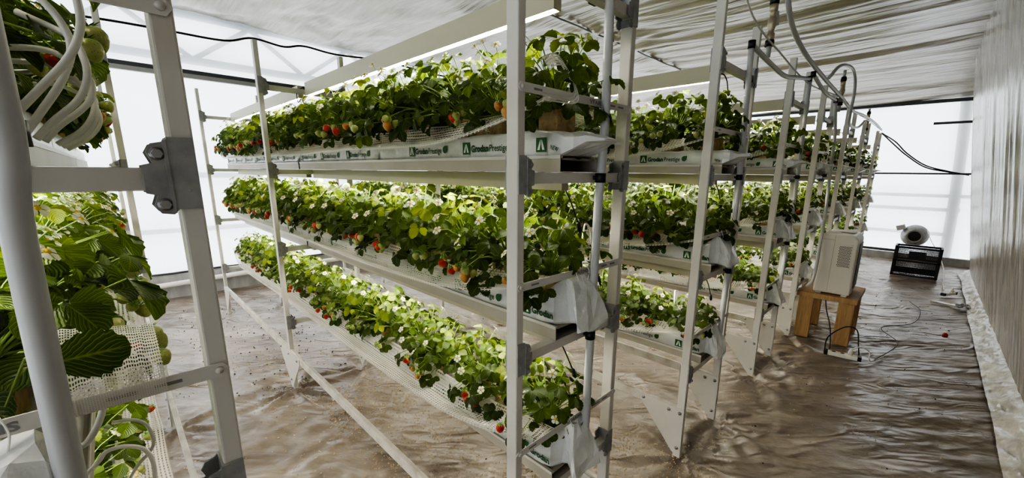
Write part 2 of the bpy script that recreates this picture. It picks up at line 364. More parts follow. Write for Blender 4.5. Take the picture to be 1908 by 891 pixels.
# ------------------------------------------------------------------ rack
def rack_spec(bolts=True, gbolts=True):
    ch = []
    post = MB().box(0, PX, 0, PW, 0, HP).mesh('post', ['steel_white'], bevel=.003)
    for xx in (0, W):
        for yy in YP: ch.append(S('post', post, loc=(xx, yy, 0)))
    cb = MB().box(PX, W, .005, .036, -.03, 0).mesh('crossbar', ['steel_white'], bevel=.002)
    poly = [(.001, -.055), (.001, .040), (.027, .040), (.033, .034), (.046, .031), (.052, .020), (.047, .006), (.058, .003), (.058, -.033), (.047, -.036),
            (.052, -.050), (.046, -.060), (.033, -.062), (.027, -.055)]
    def clamp(mirror):
        f = (lambda x: PX - x) if mirror else (lambda x: x)
        pl = [(f(x), z) for x, z in poly]
        mb = MB().prism_xz(pl, -.004, 0).prism_xz(pl, PW, PW + .004)
        a, b = sorted((f(PX), f(PX + .003)))
        mb.box(a, b, -.004, PW + .004, -.055, -.034).box(a, b, -.004, PW + .004, .004, .04)
        a, b = sorted((f(.030), f(.034))); mb.box(a, b, -.006, -.003, -.06, .036)
        for zz in (-.03, .016): mb.lathe([(.0025, -.0045), (.0025, -.004)], 8, origin=(f(.013), 0, zz), axis='y')
        return mb.mesh('clamp', ['galv'], bevel=.0012)
    def bolt(mirror):
        f = (lambda x: PX - x) if mirror else (lambda x: x); out = []
        for zz in (.018, -.048):
            mb = MB().lathe([(.0085, -.0055), (.0085, -.004)], 14, origin=(f(.041), 0, zz), axis='y').lathe([(.006, -.011), (.0065, -.0105), (.0065, -.0055)], 6, origin=(f(.041), 0, zz), axis='y', sm=False)
            out.append(S('bolt', mb.mesh('bolt', ['bolt'])))
        return out
    cl = [clamp(False), clamp(True)]; bo = [bolt(False), bolt(True)]
    for L in LV:
        for yy in YP:
            ch.append(S('crossbar', cb, loc=(0, yy, L)))
            for k, xx in ((0, 0), (1, W)): ch.append(S('clamp', cl[k], bo[k] if bolts else [], loc=(xx, yy, L)))
    rail = MB().box(0, .02, PW, YP[1], .247, .297).mesh('rail', ['steel_rail'], bevel=.002)
    rail2 = MB().box(0, .02, YP[1] + PW, YP[2], .247, .297).mesh('rail', ['steel_rail'], bevel=.002)
    gp_end = [(-.001, .290), (.25, .290), (.25, .262), (.045, .025), (-.001, .025)]
    gp_mid = [(-.19, .285), (.23, .285), (.23, .245), (.03, .012), (.012, .012), (-.19, .245)]
    def gbolt(pts): return [S('bolt', MB().lathe([(.007, -.0115), (.007, -.006), (.01, -.0055), (.01, -.004)], 8, axis='x').mesh('bolt', ['bolt']), loc=(0, a, b)) for a, b in pts]
    ge = MB().prism_yz(gp_end, -.004, 0).mesh('gusset', ['steel_white'])
    gm = MB().prism_yz(gp_mid, -.004, 0).mesh('gusset', ['steel_white'])
    gl = MB().prism_yz([(PW - y, z) for y, z in gp_end], -.004, 0).mesh('gusset', ['steel_white'])
    be = gbolt([(.02, .265), (.08, .265), (.23, .275), (.02, .06)]) if gbolts else []
    bm_ = gbolt([(-.15, .265), (.02, .265), (.19, .265), (.02, .07)]) if gbolts else []
    for xx in (0, W):
        ch.append(S('rail', rail, loc=(xx + .001, 0, 0))); ch.append(S('rail', rail2, loc=(xx + .001, 0, 0)))
        ch.append(S('gusset', ge, be, loc=(xx, 0, 0))); ch.append(S('gusset', gm, bm_, loc=(xx, YP[1], 0)))
        ch.append(S('gusset', gl, [], loc=(xx, YP[2], 0)))
    sb = MB().prism_xz([(0, 0), (.008, -.011), (W + PX - .008, -.011), (W + PX, 0), (W + PX - .008, .011), (.008, .011)], -.0032, -.0006)
    sb.lathe([(.005, -.006), (.006, -.0032)], 8, origin=(.013, 0, 0), axis='y').lathe([(.005, -.006), (.006, -.0032)], 8, origin=(W + .013, 0, 0), axis='y')
    strap = sb.mesh('end_strap', ['steel_white'])
    sl = MB().box(-.015, .015, -.0038, -.0031, -.0025, .0025).mesh('slot', ['slot'])
    sls = [S('slot', sl, loc=(a, 0, 0)) for a in (.067, .40, .447)]
    for L in LV[:3]:
        ch.append(S('end_strap', strap, [S('lettering', TXT_FARMS, loc=(.282 if L > 1.3 else .228, -.0037, -.0062), rot=(PI / 2, 0, 0), label='cut-out letters in the strap')] + sls, loc=(0, 0, L + .2)))
    return S('shelving_rack', None, ch)

def text_mesh(name, txt, size, mat, offset=0, width=None, extrude=.0):
    cu = bpy.data.curves.new(name, 'FONT'); cu.body = txt; cu.size = size; cu.offset = offset; cu.extrude = extrude; cu.resolution_u = 3
    ob = bpy.data.objects.new(name, cu); COL.objects.link(ob)
    dg = bpy.context.evaluated_depsgraph_get(); me = bpy.data.meshes.new_from_object(ob.evaluated_get(dg)); me.name = name
    bpy.data.objects.remove(ob); bpy.data.curves.remove(cu)
    n = len(me.vertices); a = np.zeros(n * 3); me.vertices.foreach_get('co', a); a = a.reshape(-1, 3)
    a[:, 0] -= a[:, 0].min(); a[:, 1] -= 0
    if width: a[:, 0] *= width / a[:, 0].max()
    me.vertices.foreach_set('co', a.ravel()); me.materials.clear(); me.materials.append(M[mat]); me.update()
    return me
TXT_FARMS = text_mesh('lettering', 'VFARMS', .0165, 'slot', .0006, .085)
TXT_GRODAN = text_mesh('lettering', 'Grodan', .03, 'text_print', .0012, .089)
TXT_PREST = text_mesh('lettering', 'Prestige', .03, 'text_print', .0003, .088)
TXT_CODE = text_mesh('lettering', 'NEW', .017, 'text_print', .0003, .03)

RACK_A = rack_spec(True, True); RACK_B = rack_spec(False, True)
rack_labels = ['white steel shelving rack cropped by the left edge, closest to the viewer',
               'large white steel plant rack standing in the middle of the picture',
               'white steel plant rack standing just right of the large middle one',
               'white steel plant rack, fourth from left along the aisle',
               'white steel plant rack, fifth from left, beside the wooden stool',
               'white steel plant rack, sixth from left, behind the beige air cooler',
               'white steel plant rack, seventh from left along the aisle',
               'farthest white steel plant rack, last before the far wall']
for i, x in enumerate(XN):
    inst(RACK_A if i < 3 else RACK_B, loc=(x, Y0, 0), label=rack_labels[i], cat='rack', group='plant racks along the aisle')

# ------------------------------------------------------------------ troughs
def trough_spec(length):
    w = .0875; t = .002; L = length
    mb = MB()
    mb.box(-w, -w + t, 0, L, 0, .044).box(w - t, w, 0, L, 0, .044).box(-w + t, w - t, 0, L, 0, t)
    mb.box(-w, -w + .010, 0, L, .038, .044).box(w - .010, w, 0, L, .038, .044)
    body = mb.mesh('trough_body', ['gutter'])
    lip = MB().box(-w - .002, -w, 0, L, .036, .0455).box(w, w + .002, 0, L, .036, .0455).mesh('rim', ['steel_white'])
    deck = MB()
    deck.prism_xz([(-.074, .033), (.074, .033), (.074, .038), (.02, .040), (0, .034), (-.02, .040), (-.074, .038)], .004, L)
    dk = deck.mesh('inner_liner', ['gutter_in'])
    return S('growing_trough', None, [S('trough_body', body), S('rim', lip, label='white folded rim'), S('inner_liner', dk, label='dark dirty liner')])
TR = trough_spec(2.16)
for i, x in enumerate(XN):
    for l in range(3):
        for k in range(2):
            inst(TR, loc=(x + TC, Y0 + .003 + k * 2.185, LV[l] + .001), label=f'grey metal trough on {SHELF[l]} shelf, {"aisle" if k == 0 else "far"} half of {RACKN[i]}',
                 cat='trough', group='metal troughs holding the slabs')

# ------------------------------------------------------------------ lamps
def cable_mb(pts, r=.0028):
    return MB().tube(smooth_pts(pts, 6), r, 6)
def smooth_pts(pts, k=6):
    P = [Vector(p) for p in pts]; out = []
    P = [P[0] * 2 - P[1]] + P + [P[-1] * 2 - P[-2]]
    for i in range(1, len(P) - 2):
        for j in range(k):
            t = j / k; a, b, c, d = P[i - 1], P[i], P[i + 1], P[i + 2]
            out.append(.5 * ((2 * b) + (c - a) * t + (2 * a - 5 * b + 4 * c - d) * t * t + (3 * b - a - 3 * c + d) * t ** 3))
    out.append(P[-2]); return out
def lamp_spec(L, h, cable):
    body = MB()
    body.box(-.016, -.013, 0, L, 0.0, h).box(.013, .016, 0, L, 0.0, h).box(-.016, .016, 0, L, h, h + .002).box(-.013, .013, .0, .004, .0, h).box(-.013, .013, L - .004, L, .0, h)
    led = MB().box(-.0128, .0128, .01, L - .01, .005, .009).mesh('light_strip', ['led'])
    ch = [S('housing', body.mesh('housing', ['lamp_body'])), S('light_strip', led, label='glowing white light strip')]
    if cable == 1:
        ch.append(S('cable', cable_mb([(0, .01, .02), (.015, -.01, -.03), (.045, -.02, -.10)], .0025).mesh('cable', ['cable']),
                    [S('plug', MB().lathe([(.004, 0), (.007, -.004), (.007, -.03), (.004, -.036)], 8).mesh('plug', ['black']), loc=(.046, -.02, -.098), rot=(0, -.35, 0))]))
    if cable == 2:
        ch.append(S('cable', cable_mb([(0, .005, .03), (.04, -.015, .04), (.08, -.02, .052), (.13, -.02, .05)], .003).mesh('cable', ['red_cable']),
                    [S('plug', MB().lathe([(.004, 0), (.007, .004), (.007, .03), (.004, .036)], 8, axis='x').mesh('plug', ['black']), loc=(.12, -.02, .05))]))
    if cable == 4:
        ch.append(S('cable', cable_mb([(0, .005, .03), (.03, -.015, .035), (.075, -.02, .01), (.105, -.02, -.035)], .003).mesh('cable', ['cable']),
                    [S('plug', MB().lathe([(.004, 0), (.008, -.005), (.008, -.024), (.004, -.03)], 8).mesh('plug', ['black']), loc=(.104, -.02, -.03), rot=(0, -.6, 0))]))
    if cable == 3:
        mb = cable_mb([(0, -.05, .06), (-.04, -.06, .03), (-.03, -.03, -.03), (0, 0, 0)], .003).merge(cable_mb([(0, .02, .01), (.04, .0, -.05), (.09, -.03, -.05), (.14, -.04, .01), (.16, -.04, .04)], .003)).merge(
            cable_mb([(0, .02, .01), (.05, .0, -.08), (.10, -.03, -.07), (.15, -.04, .0)], .003)).merge(cable_mb([(-.01, 0, .0), (.0, -.01, -.05), (.02, -.02, -.09)], .002))
        ch.append(S('cable', mb.mesh('cable', ['cable'])))
    return S('grow_light', None, ch)
LA = [[lamp_spec(2.10, .05, 1), lamp_spec(2.02, .05, 0)], [lamp_spec(2.05, .075, 2), lamp_spec(2.02, .075, 3)], [lamp_spec(2.05, .075, 4), lamp_spec(2.02, .075, 3)]]
for i, x in enumerate(XN):
    for l in range(1, 4):
        for k in range(2):
            top = l == 3
            if top: y = Y0 + (.102 if k == 0 else 2.285); z = 1.952
            else: y = Y0 + (.055 if k == 0 else 2.285); z = LV[l] - .0535
            where = 'above the top shelf' if top else f'under the {SHELF[l]} shelf'
            inst(LA[(1 if i < 2 else 2) if top else 0][k], loc=(x + TC, y, z), label=f'slim grow light {where}, {"aisle" if k == 0 else "far"} half of {RACKN[i]}', cat='light', group='long grow lights over the plants')

# ------------------------------------------------------------------ slabs
def slab_mesh(L, front, rng, seed):
    # rounded sleeve section lofted along y
    hw, h = .080, .076
    sec = [(-1, .06), (-1, .5), (-1, .86), (-.9, 1), (-.45, 1.02), (0, 1.0), (.45, 1.02), (.9, 1), (1, .86), (1, .5), (1, .06), (.9, 0), (.45, -.0), (0, 0), (-.45, 0), (-.9, 0)]
    st = []
    n = 36
    if front == 0: ends = [(-.03, .97, .015, .03, 0), (-.012, .99, .5, .03, 0), (.0, 1, .85, .01, 0)]
    elif front == 1: # flattened pointed flap, lying level
        ends = [(-.098, .55, .05, .045, .035), (-.06, .80, .22, .04, .02), (-.03, .95, .5, .022, .005), (0, 1, .85, .006, 0), (.03, 1, .97, .0, 0)]
    else:            # bag end gathered upward to the strap
        ends = [(-.088, .80, .10, .004, .0), (-.080, .86, .55, .0, .0), (-.062, .82, 1.05, .0, .01), (-.040, .70, 1.45, .0, .018), (-.018, .55, 1.80, .0, .024), (-.002, .62, 1.95, .0, .020), (.016, .94, 1.70, .0, .004), (.045, 1, 1.35, .0, 0), (.08, 1, 1.12, .0, 0), (.12, 1, 1.0, 0, 0)]
    for e in ends: st.append((e[0], e[1], e[2], e[3], e[4]))
    ylast = ends[-1][0]
    for k in range(1, n + 1):
        y = ylast + (L - ylast - .012) * k / n; st.append((y, 1, 1, 0, 0))
    st.append((L, .98, .8, .008, 0)); st.append((L + .004, .9, .1, .04, 0))
    P = []
    for q, (y, sw, sh, zo, xo) in enumerate(st):
        crump = 1.0 if y > .1 or (front and y > .01) else 5.0 if front else 2.5
        row = []
        for (a, b) in sec:
            x, z = a * hw * sw + xo, zo + b * h * sh
            nv = noise.noise_vector(Vector((x * 14 + seed * 9, y * 16, z * 14)))
            nb = noise.noise(Vector((x * 30 + seed * 5, y * 45, z * 25)))
            flat = .35 if (abs(a) == 1 and y > .1) else 1
            top = 1.6 if b > .9 else 1
            x += nv.x * .0022 * crump * flat + nb * .0010 * crump * flat; z += nv.z * .0028 * crump * top * (1 if b > .2 else .1) + nb * .0015 * crump * top * (b > .2)
            if front == 2 and y < .10 and b > .2 and not (y > .01 and abs(a) == 1):
                k2 = noise.noise_vector(Vector((a * 2.3 + seed * 3.1, y * 31, b * 2.7)))
                x += k2.x * .014; z += k2.z * .012
            row.append((x, y + nv.y * .003 * crump * (y < .1), max(z, 0)))
        row.append(row[0]); P.append(row)
    mb = MB().grid(P); ns = len(sec) + 1
    if front:
        for q in range((ns - 1) * (8 if front == 2 else 3)): mb.smooth[q] = False
    mb.f.append(tuple(range(ns - 1))); mb.m.append(0); mb.smooth.append(False)
    o = (len(P) - 1) * ns; mb.f.append(tuple(o + k for k in range(ns - 2, -1, -1))); mb.m.append(0); mb.smooth.append(False)
    me = mb.mesh('sleeve', ['bag'])
    bm = bmesh.new(); bm.from_mesh(me); bmesh.ops.remove_doubles(bm, verts=bm.verts, dist=1e-5); bmesh.ops.recalc_face_normals(bm, faces=bm.faces); bm.to_mesh(me); bm.free()
    return me
def logo_spec():
    sq = MB().box(0, .040, 0, .040, -.0002, 0).mesh('logo_square', ['green_print'])
    mark = MB()
    # two white blades leaning together, like an open A
    mark.add([(.006, .006, .0004), (.015, .006, .0004), (.0185, .022, .0004), (.0185, .034, .0004), (.0165, .034, .0004)], [(0, 1, 2, 3, 4)])
    mark.add([(.034, .006, .0004), (.025, .006, .0004), (.0215, .022, .0004), (.0215, .034, .0004), (.0235, .034, .0004)], [(4, 3, 2, 1, 0)])
    dot = MB(); n = 14
    pts = [(.014 * math.cos(2 * PI * k / n), .0135 * math.sin(2 * PI * k / n), 0) for k in range(n)]
    pts[1] = (.0145, .0095, 0); pts[2] = (.014, .0145, 0); pts[3] = (.008, .0142, 0)
    dot.add(pts, [tuple(range(n))])
    return sq, mark.mesh('logo_mark', ['white_print']), dot.mesh('leaf_emblem', ['green_print'])
SQ, MK, DOT = logo_spec()
def prints(side, starts):
    out = []
    if side < 0: rot = (PI / 2, 0, -PI / 2); sx = -.0832
    else: rot = (PI / 2, 0, PI / 2); sx = .0832
    for y in starts:
        d = -1 if side < 0 else 1
        def at(off, z, sz=1): return (sx, y + d * off, z)
        out += [S('logo', SQ, [S('logo_mark', MK, loc=(0, 0, .0003))], loc=at(0, .016), rot=rot, label='green square logo with white mark'),
                S('lettering', TXT_GRODAN, loc=at(.047, .024), rot=rot, label='bold green brand lettering'),
                S('lettering', TXT_PREST, loc=at(.142, .024), rot=rot, label='thin green lettering'),
                S('leaf_emblem', DOT, loc=at(.252, .036), rot=rot)]
    return out
def slab_spec(kind, seed, L=1.07, withprint=True):
    me = slab_mesh(L, kind, RNG, seed)
    st = [.43, .79, 1.05] if kind == 0 else [.42, .78, 1.05]
    ch = [S('sleeve', me)]
    if withprint:
        ch += prints(-1, [.44, .80] if kind == 1 else [.51, .87] if kind == 2 else [.34, .70, 1.05])
        if kind == 1: ch += [S('logo', SQ, [S('logo_mark', MK, loc=(0, 0, .0003))], loc=(-.0832, .09, .016), rot=(PI / 2, 0, -PI / 2), label='green square logo with white mark'),
                             S('lettering', TXT_CODE, loc=(-.0845, .035, .024), rot=(PI / 2, .3, -PI / 2))]
        if kind == 2: ch += [S('logo', SQ, [S('logo_mark', MK, loc=(0, 0, .0003))], loc=(-.0838, .145, .016), rot=(PI / 2, 0, -PI / 2), label='green square logo with white mark'), S('lettering', TXT_GRODAN, loc=(-.0838, .098, .024), rot=(PI / 2, 0, -PI / 2), label='bold green brand lettering')]
    if kind == 2:
        tie = MB().tube(smooth_pts([(.0, -.02, .135), (-.01, -.022, .15), (-.012, -.016, .165), (-.01, -.012, .178)]), .0012, 5)
        tie.tube(smooth_pts([(.045, -.02, .13), (.05, -.022, .155), (.045, -.015, .175)]), .0012, 5)
        ch.append(S('tie_string', tie.mesh('tie_string', ['hose_white'])))
    return S('substrate_slab', None, ch)
SL_MID = [slab_spec(0, s) for s in (1, 2, 3)]
SL_END = {0: slab_spec(2, 4), 1: slab_spec(2, 6), 2: slab_spec(1, 5)}
SL_END2 = {0: slab_spec(2, 14), 1: slab_spec(2, 16), 2: slab_spec(1, 15)}
for i, x in enumerate(XN):
    for l in range(3):
        for k in range(4):
            y = Y0 + .01 + k * 1.09
            sp = (SL_END if i % 2 else SL_END2)[l] if k == 0 else SL_MID[(k + l + i) % 3]
            pos = 'nearest the aisle' if k == 0 else f'{ORD[k]} from the aisle'
            inst(sp, loc=(x + TC, y, LV[l] + .0405), label=f'white plastic sleeved slab {pos}, {SHELF[l]} shelf of {RACKN[i]}', cat='substrate slab', group='white sleeved growing slabs')

# ------------------------------------------------------------------ nets
def net_mesh(side, seed):
    P = []; n = 90; m = 7
    L = 4.36
    for i in range(n + 1):
        y = L * i / n; d = min(y, L - y); e = max(0, 1 - d / .62) ** 2
        row = []
        for j in range(m + 1):
            t = j / m
            xi, zi = .074, .162 + .038 * e
            xo, zo = .185 - .045 * e, .092 + .105 * e + .012 * noise.noise(Vector((y * 1.3, seed, 0)))
            x = xi + (xo - xi) * t; z = zi + (zo - zi) * t - .022 * math.sin(PI * t) * (1 - e)
            z += .006 * noise.noise(Vector((y * 5, t * 3, seed))); x += .006 * noise.noise(Vector((y * 4 + 7, t * 2, seed)))
            row.append((side * x, y, z))
        # small hanging hem
        row.append((side * (xo + .001), y, zo - .012 + .003 * noise.noise(Vector((y * 6, 3, seed)))))
        P.append(row)
    mb = MB().grid(P); k = 0
    for i in range(n + 1):
        for j in range(m + 2): mb.uv[k] = (L * i / n, j * .016); k += 1
    return mb.mesh('fruit_net', ['net'], fix=False)
NETS = {(-1, q): net_mesh(-1, q) for q in range(3)}; NETS[(1, 0)] = net_mesh(1, 5)
for i, x in enumerate(XN):
    for l in range(3):
        if i == 0 and l == 2: continue
        sides = [1] if i == 0 else [-1, 1] if i in (1, 2) else [-1]
        for s in sides:
            inst(S('fruit_net', NETS[(s, l if s < 0 else 0)]), loc=(x + TC, Y0 + .002, LV[l]), label=f'white mesh net along the {"left" if s < 0 else "right"} side of the {SHELF[l]} shelf, {RACKN[i]}', cat='net', group='white fruit support nets')

# ------------------------------------------------------------------ strawberry plants
def leaflet(mb, base, d, nrm, L, Wd, rng, tint, rows=11, across=(-1, -.55, 0, .55, 1), droop=.25):
    d = d.normalized(); side = d.cross(nrm).normalized(); nrm = side.cross(d).normalized()
    V = []; UV = []; fold = rng.uniform(.12, .38); curl = rng.uniform(-.05, .18)
    for i in range(rows):
        t = i / (rows - 1)
        w = (math.sin(PI * min(1, (t * .97 + .03)) ** 1.12) ** .60) * Wd * .5
        if i == rows - 1: w = Wd * .06
        ser = 1.0 + (.07 if i % 2 else -.06) * (1 if rows > 7 else .4)
        for a in across:
            ww = w * (ser if abs(a) == 1 else 1)
            p = base + d * (L * (t + (.035 * abs(a) if i % 2 else 0))) + side * (a * ww) + nrm * (fold * abs(a) * ww - droop * L * t * t + curl * ww * a * a)
            V.append(p); UV.append((a, t))
    na = len(across)
    F = [(i * na + j, i * na + j + 1, (i + 1) * na + j + 1, (i + 1) * na + j) for i in range(rows - 1) for j in range(na - 1)]
    mb.add(V, F, 0, True, UV, tint)
def leaf(mb, st, root, tip, nrm, size, rng, rows, tint, across):
    mid = (root + tip) * .5 + Vector((0, 0, (tip - root).length * .18))
    pts = [root, (root * .45 + mid * .55), (mid + (tip - mid) * .25), tip] if False else [root.lerp(mid, t) * (1 - t) + mid.lerp(tip, t) * t for t in (0, .33, .66, 1)]
    if st is not None: st.tube(pts, [.0026, .0022, .0019, .0016], 5 if rows > 7 else 4, 0, caps=False)
    out = (tip - root); out.z *= .25
    if out.length < 1e-4: out = Vector((1, 0, 0))
    out.normalize()
    d = (out - nrm * out.dot(nrm)).normalized()
    for ang, s in ((0, 1.05), (1.25, .95), (-1.25, .95)):
        q = Matrix.Rotation(ang + rng.uniform(-.15, .15), 3, nrm); dd = (q @ d + nrm * rng.uniform(-.25, .08)).normalized()
        n2 = (nrm + Vector((rng.uniform(-.25, .25), rng.uniform(-.25, .25), 0))).normalized()
        L = size * s * rng.uniform(.88, 1.1)
        leaflet(mb, tip + dd * .006, dd, n2, L, L * rng.uniform(.84, 1.0), rng, min(1, max(0, tint + rng.uniform(-.08, .08))), rows, across, rng.uniform(.1, .45))
def berry_mb(L, R):
    prof = [(0.0001, 0), (R * .55, -.02 * L), (R * .88, -.14 * L), (R, -.32 * L), (R * .90, -.55 * L), (R * .62, -.78 * L), (R * .3, -.94 * L), (.0001, -L)]
    return MB().lathe(prof, 12)
def calyx_mb(R):
    mb = MB()
    for k in range(9):
        a = 2 * PI * k / 9; c, s = math.cos(a), math.sin(a); w = .28
        mb.add([(0, 0, .002), (R * .5 * math.cos(a - w), R * .5 * math.sin(a - w), .002), (R * 1.0 * c, R * 1.0 * s, .0035 + .002 * (k % 2)), (R * .5 * math.cos(a + w), R * .5 * math.sin(a + w), .002)], [(0, 1, 2, 3)], 0)
    mb.tube([(0, 0, 0), (0, 0, .012)], .0012, 5)
    return mb
def flower_mb():
    mb = MB(); 
    for k in range(5):
        a = 2 * PI * k / 5; P = []
        for (r, w, z) in ((.003, .15, 0), (.008, .50, .001), (.014, .52, .0005), (.0175, .30, -.001)):
            P.append([(r * math.cos(a + e * w), r * math.sin(a + e * w), z + .0014 * (1 - abs(e))) for e in (-1, 0, 1)])
        mb.grid(P)
    return mb
FL = flower_mb().mesh('flower', ['petal'], fix=False)
FLC = MB().lathe([(.0055, .0), (.0048, .0028), (.0025, .0042), (.0001, .0046)], 8).mesh('flower_center', ['pollen'])
FLS = MB()
for k in range(5):
    a = 2 * PI * (k + .5) / 5
    FLS.add([(0, 0, -.001), (.008 * math.cos(a - .35), .008 * math.sin(a - .35), -.001), (.016 * math.cos(a), .016 * math.sin(a), -.002), (.008 * math.cos(a + .35), .008 * math.sin(a + .35), -.001)], [(0, 1, 2, 3)])
FLSM = FLS.mesh('sepals', ['sepal'], fix=False)
BER = {}
for nm, (L, R) in {'big': (.036, .0165), 'mid': (.030, .0145), 'small': (.021, .0108)}.items():
    for c in ('red', 'orange', 'green'):
        BER[nm, c] = berry_mb(L, R).mesh('strawberry', ['fruit_' + c])
CAL = {'big': calyx_mb(.017).mesh('calyx', ['sepal'], fix=False), 'mid': calyx_mb(.0155).mesh('calyx', ['sepal'], fix=False), 'small': calyx_mb(.0125).mesh('calyx', ['sepal'], fix=False)}

def plant_data(seed, nleaf, rows, across, lush=1.0, size=1.0, green=False):
    rng = random.Random(seed)
    fol = MB(); st = MB(); fr = []; fl = []
    z0 = .068
    for k in range(nleaf):
        a = 2 * PI * (k * .381966 + rng.uniform(-.04, .04)); q = math.sqrt((k + .5) / nleaf)
        r = .19 * q * rng.uniform(.75, 1.08)
        top = .235 * lush * (1 - .55 * q ** 2.4)
        f = rng.uniform(.55, 1.0) if k % 3 else rng.uniform(-.05, .55)
        if k % 7 == 3: f = rng.uniform(-.28, .05); r = rng.uniform(.10, .17)
        x, y = r * math.cos(a), r * .85 * math.sin(a)
        z = z0 + top * f
        if abs(x) < .10: z = max(z, .075)
        root = Vector((rng.uniform(-.018, .018), rng.uniform(-.018, .018), z0)); tip = Vector((x, y, z))
        tilt = .25 + .75 * q
        nrm = Vector((math.cos(a) * tilt * .9 + rng.uniform(-.35, .35), math.sin(a) * tilt * .9 + rng.uniform(-.35, .35), 1 if f > .1 else .55)).normalized()
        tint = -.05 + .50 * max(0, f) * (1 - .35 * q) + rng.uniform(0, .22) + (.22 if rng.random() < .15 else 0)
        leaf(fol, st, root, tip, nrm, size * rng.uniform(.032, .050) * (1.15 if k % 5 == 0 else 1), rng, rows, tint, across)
    # fruit trusses over the net on both sides (more on the -x side)
    for sgn, nt in ((-1, rng.choice([1, 1, 2])), (1, rng.choice([0, 1]))):
        for t in range(nt):
            yy = rng.uniform(-.075, .075)
            ex = .168 + rng.uniform(-.012, .02)
            base = Vector((sgn * .015, yy * .3, z0)); a1 = Vector((sgn * .09, yy * .7, .115)); a2 = Vector((sgn * ex, yy, .082))
            pts = [base, a1, a2]; st.tube(smooth_pts(pts, 3), .0016, 4, caps=False)
            nb = rng.choice([2, 2, 3, 4])
            for b in range(nb):
                sz = rng.choice(['big', 'mid', 'mid', 'small']); col = rng.choice(['red', 'red', 'orange', 'green', 'green', 'green'])
                if sz == 'small' or (green and rng.random() < .9): col = 'green'
                if sz == 'big' and not green: col = rng.choice(['red', 'red', 'orange'])
                p = a2 + Vector((sgn * rng.uniform(-.012, .026), rng.uniform(-.045, .045), rng.uniform(-.022, .012)))
                st.tube([a2, (a2 + p) * .5 + Vector((0, 0, .012)), p + Vector((0, 0, .010))], .0011, 4, caps=False)
                fr.append((sz, col, p, (rng.uniform(-.5, .5), rng.uniform(-.5, .5) - sgn * .25, rng.uniform(0, 6))))
    nf = rng.choice([4, 5, 6, 8])
    for t in range(nf):
        sgn = -1 if t % 3 else 1
        a = PI + rng.uniform(-1.3, 1.3) if sgn < 0 else rng.uniform(-1, 1)
        r = rng.uniform(.09, .20); z = z0 + .255 * (1 - .62 * (r / .2) ** 2) + rng.uniform(-.03, .035)
        p = Vector((r * math.cos(a), r * .8 * math.sin(a), z)); root = Vector((0, 0, z0))
        st.tube(smooth_pts([root, root.lerp(p, .55) + Vector((0, 0, .04)), p], 3), .0013, 4, caps=False)
        nrm = Vector((math.cos(a) * .9, math.sin(a) * .9, .75)); ru = nrm.to_track_quat('Z', 'Y').to_euler()
        fl.append((p, tuple(ru)))
    return fol, st, fr, fl
BLK = MB().box(-.042, .042, -.042, .042, .0, .066).mesh('rooting_block', ['block'], bevel=.006)
def plant_spec(seed, nleaf, lush=1.0, sub=True, size=1.0, green=False):
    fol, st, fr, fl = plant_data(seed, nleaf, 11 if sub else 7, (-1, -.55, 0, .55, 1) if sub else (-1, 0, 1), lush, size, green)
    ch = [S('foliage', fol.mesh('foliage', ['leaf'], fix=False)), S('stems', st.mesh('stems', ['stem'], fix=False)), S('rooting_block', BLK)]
    lab = {'red': 'ripe red strawberry', 'orange': 'half-ripe orange strawberry', 'green': 'unripe green strawberry'}
    for sz, c, p, r in fr: ch.append(S('strawberry', BER[sz, c], [S('calyx', CAL[sz])], loc=tuple(p), rot=r, label=lab[c]))
    for p, r in fl: ch.append(S('flower', FL, [S('flower_center', FLC), S('sepals', FLSM)], loc=tuple(p), rot=r, label='white open flower'))
    red = sum(1 for f in fr if f[1] == 'red'); kind = 'red-fruited' if red >= 3 else 'ripening' if red else 'green-fruited'
    sp = S('strawberry_plant', None, ch); sp['kind'] = kind; sp['raw'] = (fol, st, fr, fl); return sp
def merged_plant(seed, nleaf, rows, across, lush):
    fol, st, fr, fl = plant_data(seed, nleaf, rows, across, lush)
    mb = MB(); mb.merge(fol, 0)
    for q in st.m: pass
    mb.merge(st, 1)
    def xf(src, p, r, off):
        mtx = Matrix.Translation(p) @ (Vector(r) and __import__('mathutils').Euler(r)).to_matrix().to_4x4()
        t = MB(); t.v = [tuple(mtx @ Vector(v)) for v in src.v]; t.f = src.f; t.m = src.m; t.smooth = src.smooth; mb.merge(t, off)
    bm_ = {'big': berry_mb(.036, .0165), 'mid': berry_mb(.030, .0145), 'small': berry_mb(.021, .0108)}
    for sz, c, p, r in fr: xf(bm_[sz], p, r, {'red': 2, 'orange': 3, 'green': 4}[c])
    fm = flower_mb()
    for p, r in fl: xf(fm, p, r, 5)
    mb.merge(MB().box(-.042, .042, -.042, .042, 0, .066), 6)
    return mb
MERGED_MATS = ['leaf', 'stem', 'fruit_red', 'fruit_orange', 'fruit_green', 'petal', 'block']
NEAR = [plant_spec(100 + k, 56, 1.0 + .04 * (k % 3)) for k in range(10)]
BIGG = [plant_spec(150 + k, 30, 1.05, size=1.22, green=True) for k in range(4)]
FAR = [merged_plant(300 + k, 40, 7, (-1, 0, 1), 1.02).mesh('strawberry_plant', MERGED_MATS, fix=False) for k in range(5)]
REST = [merged_plant(400 + k, 26, 5, (-1, 0, 1), 1.02) for k in range(3)]
NP = 22; DP = .196
prng = random.Random(21)
rest = MB()
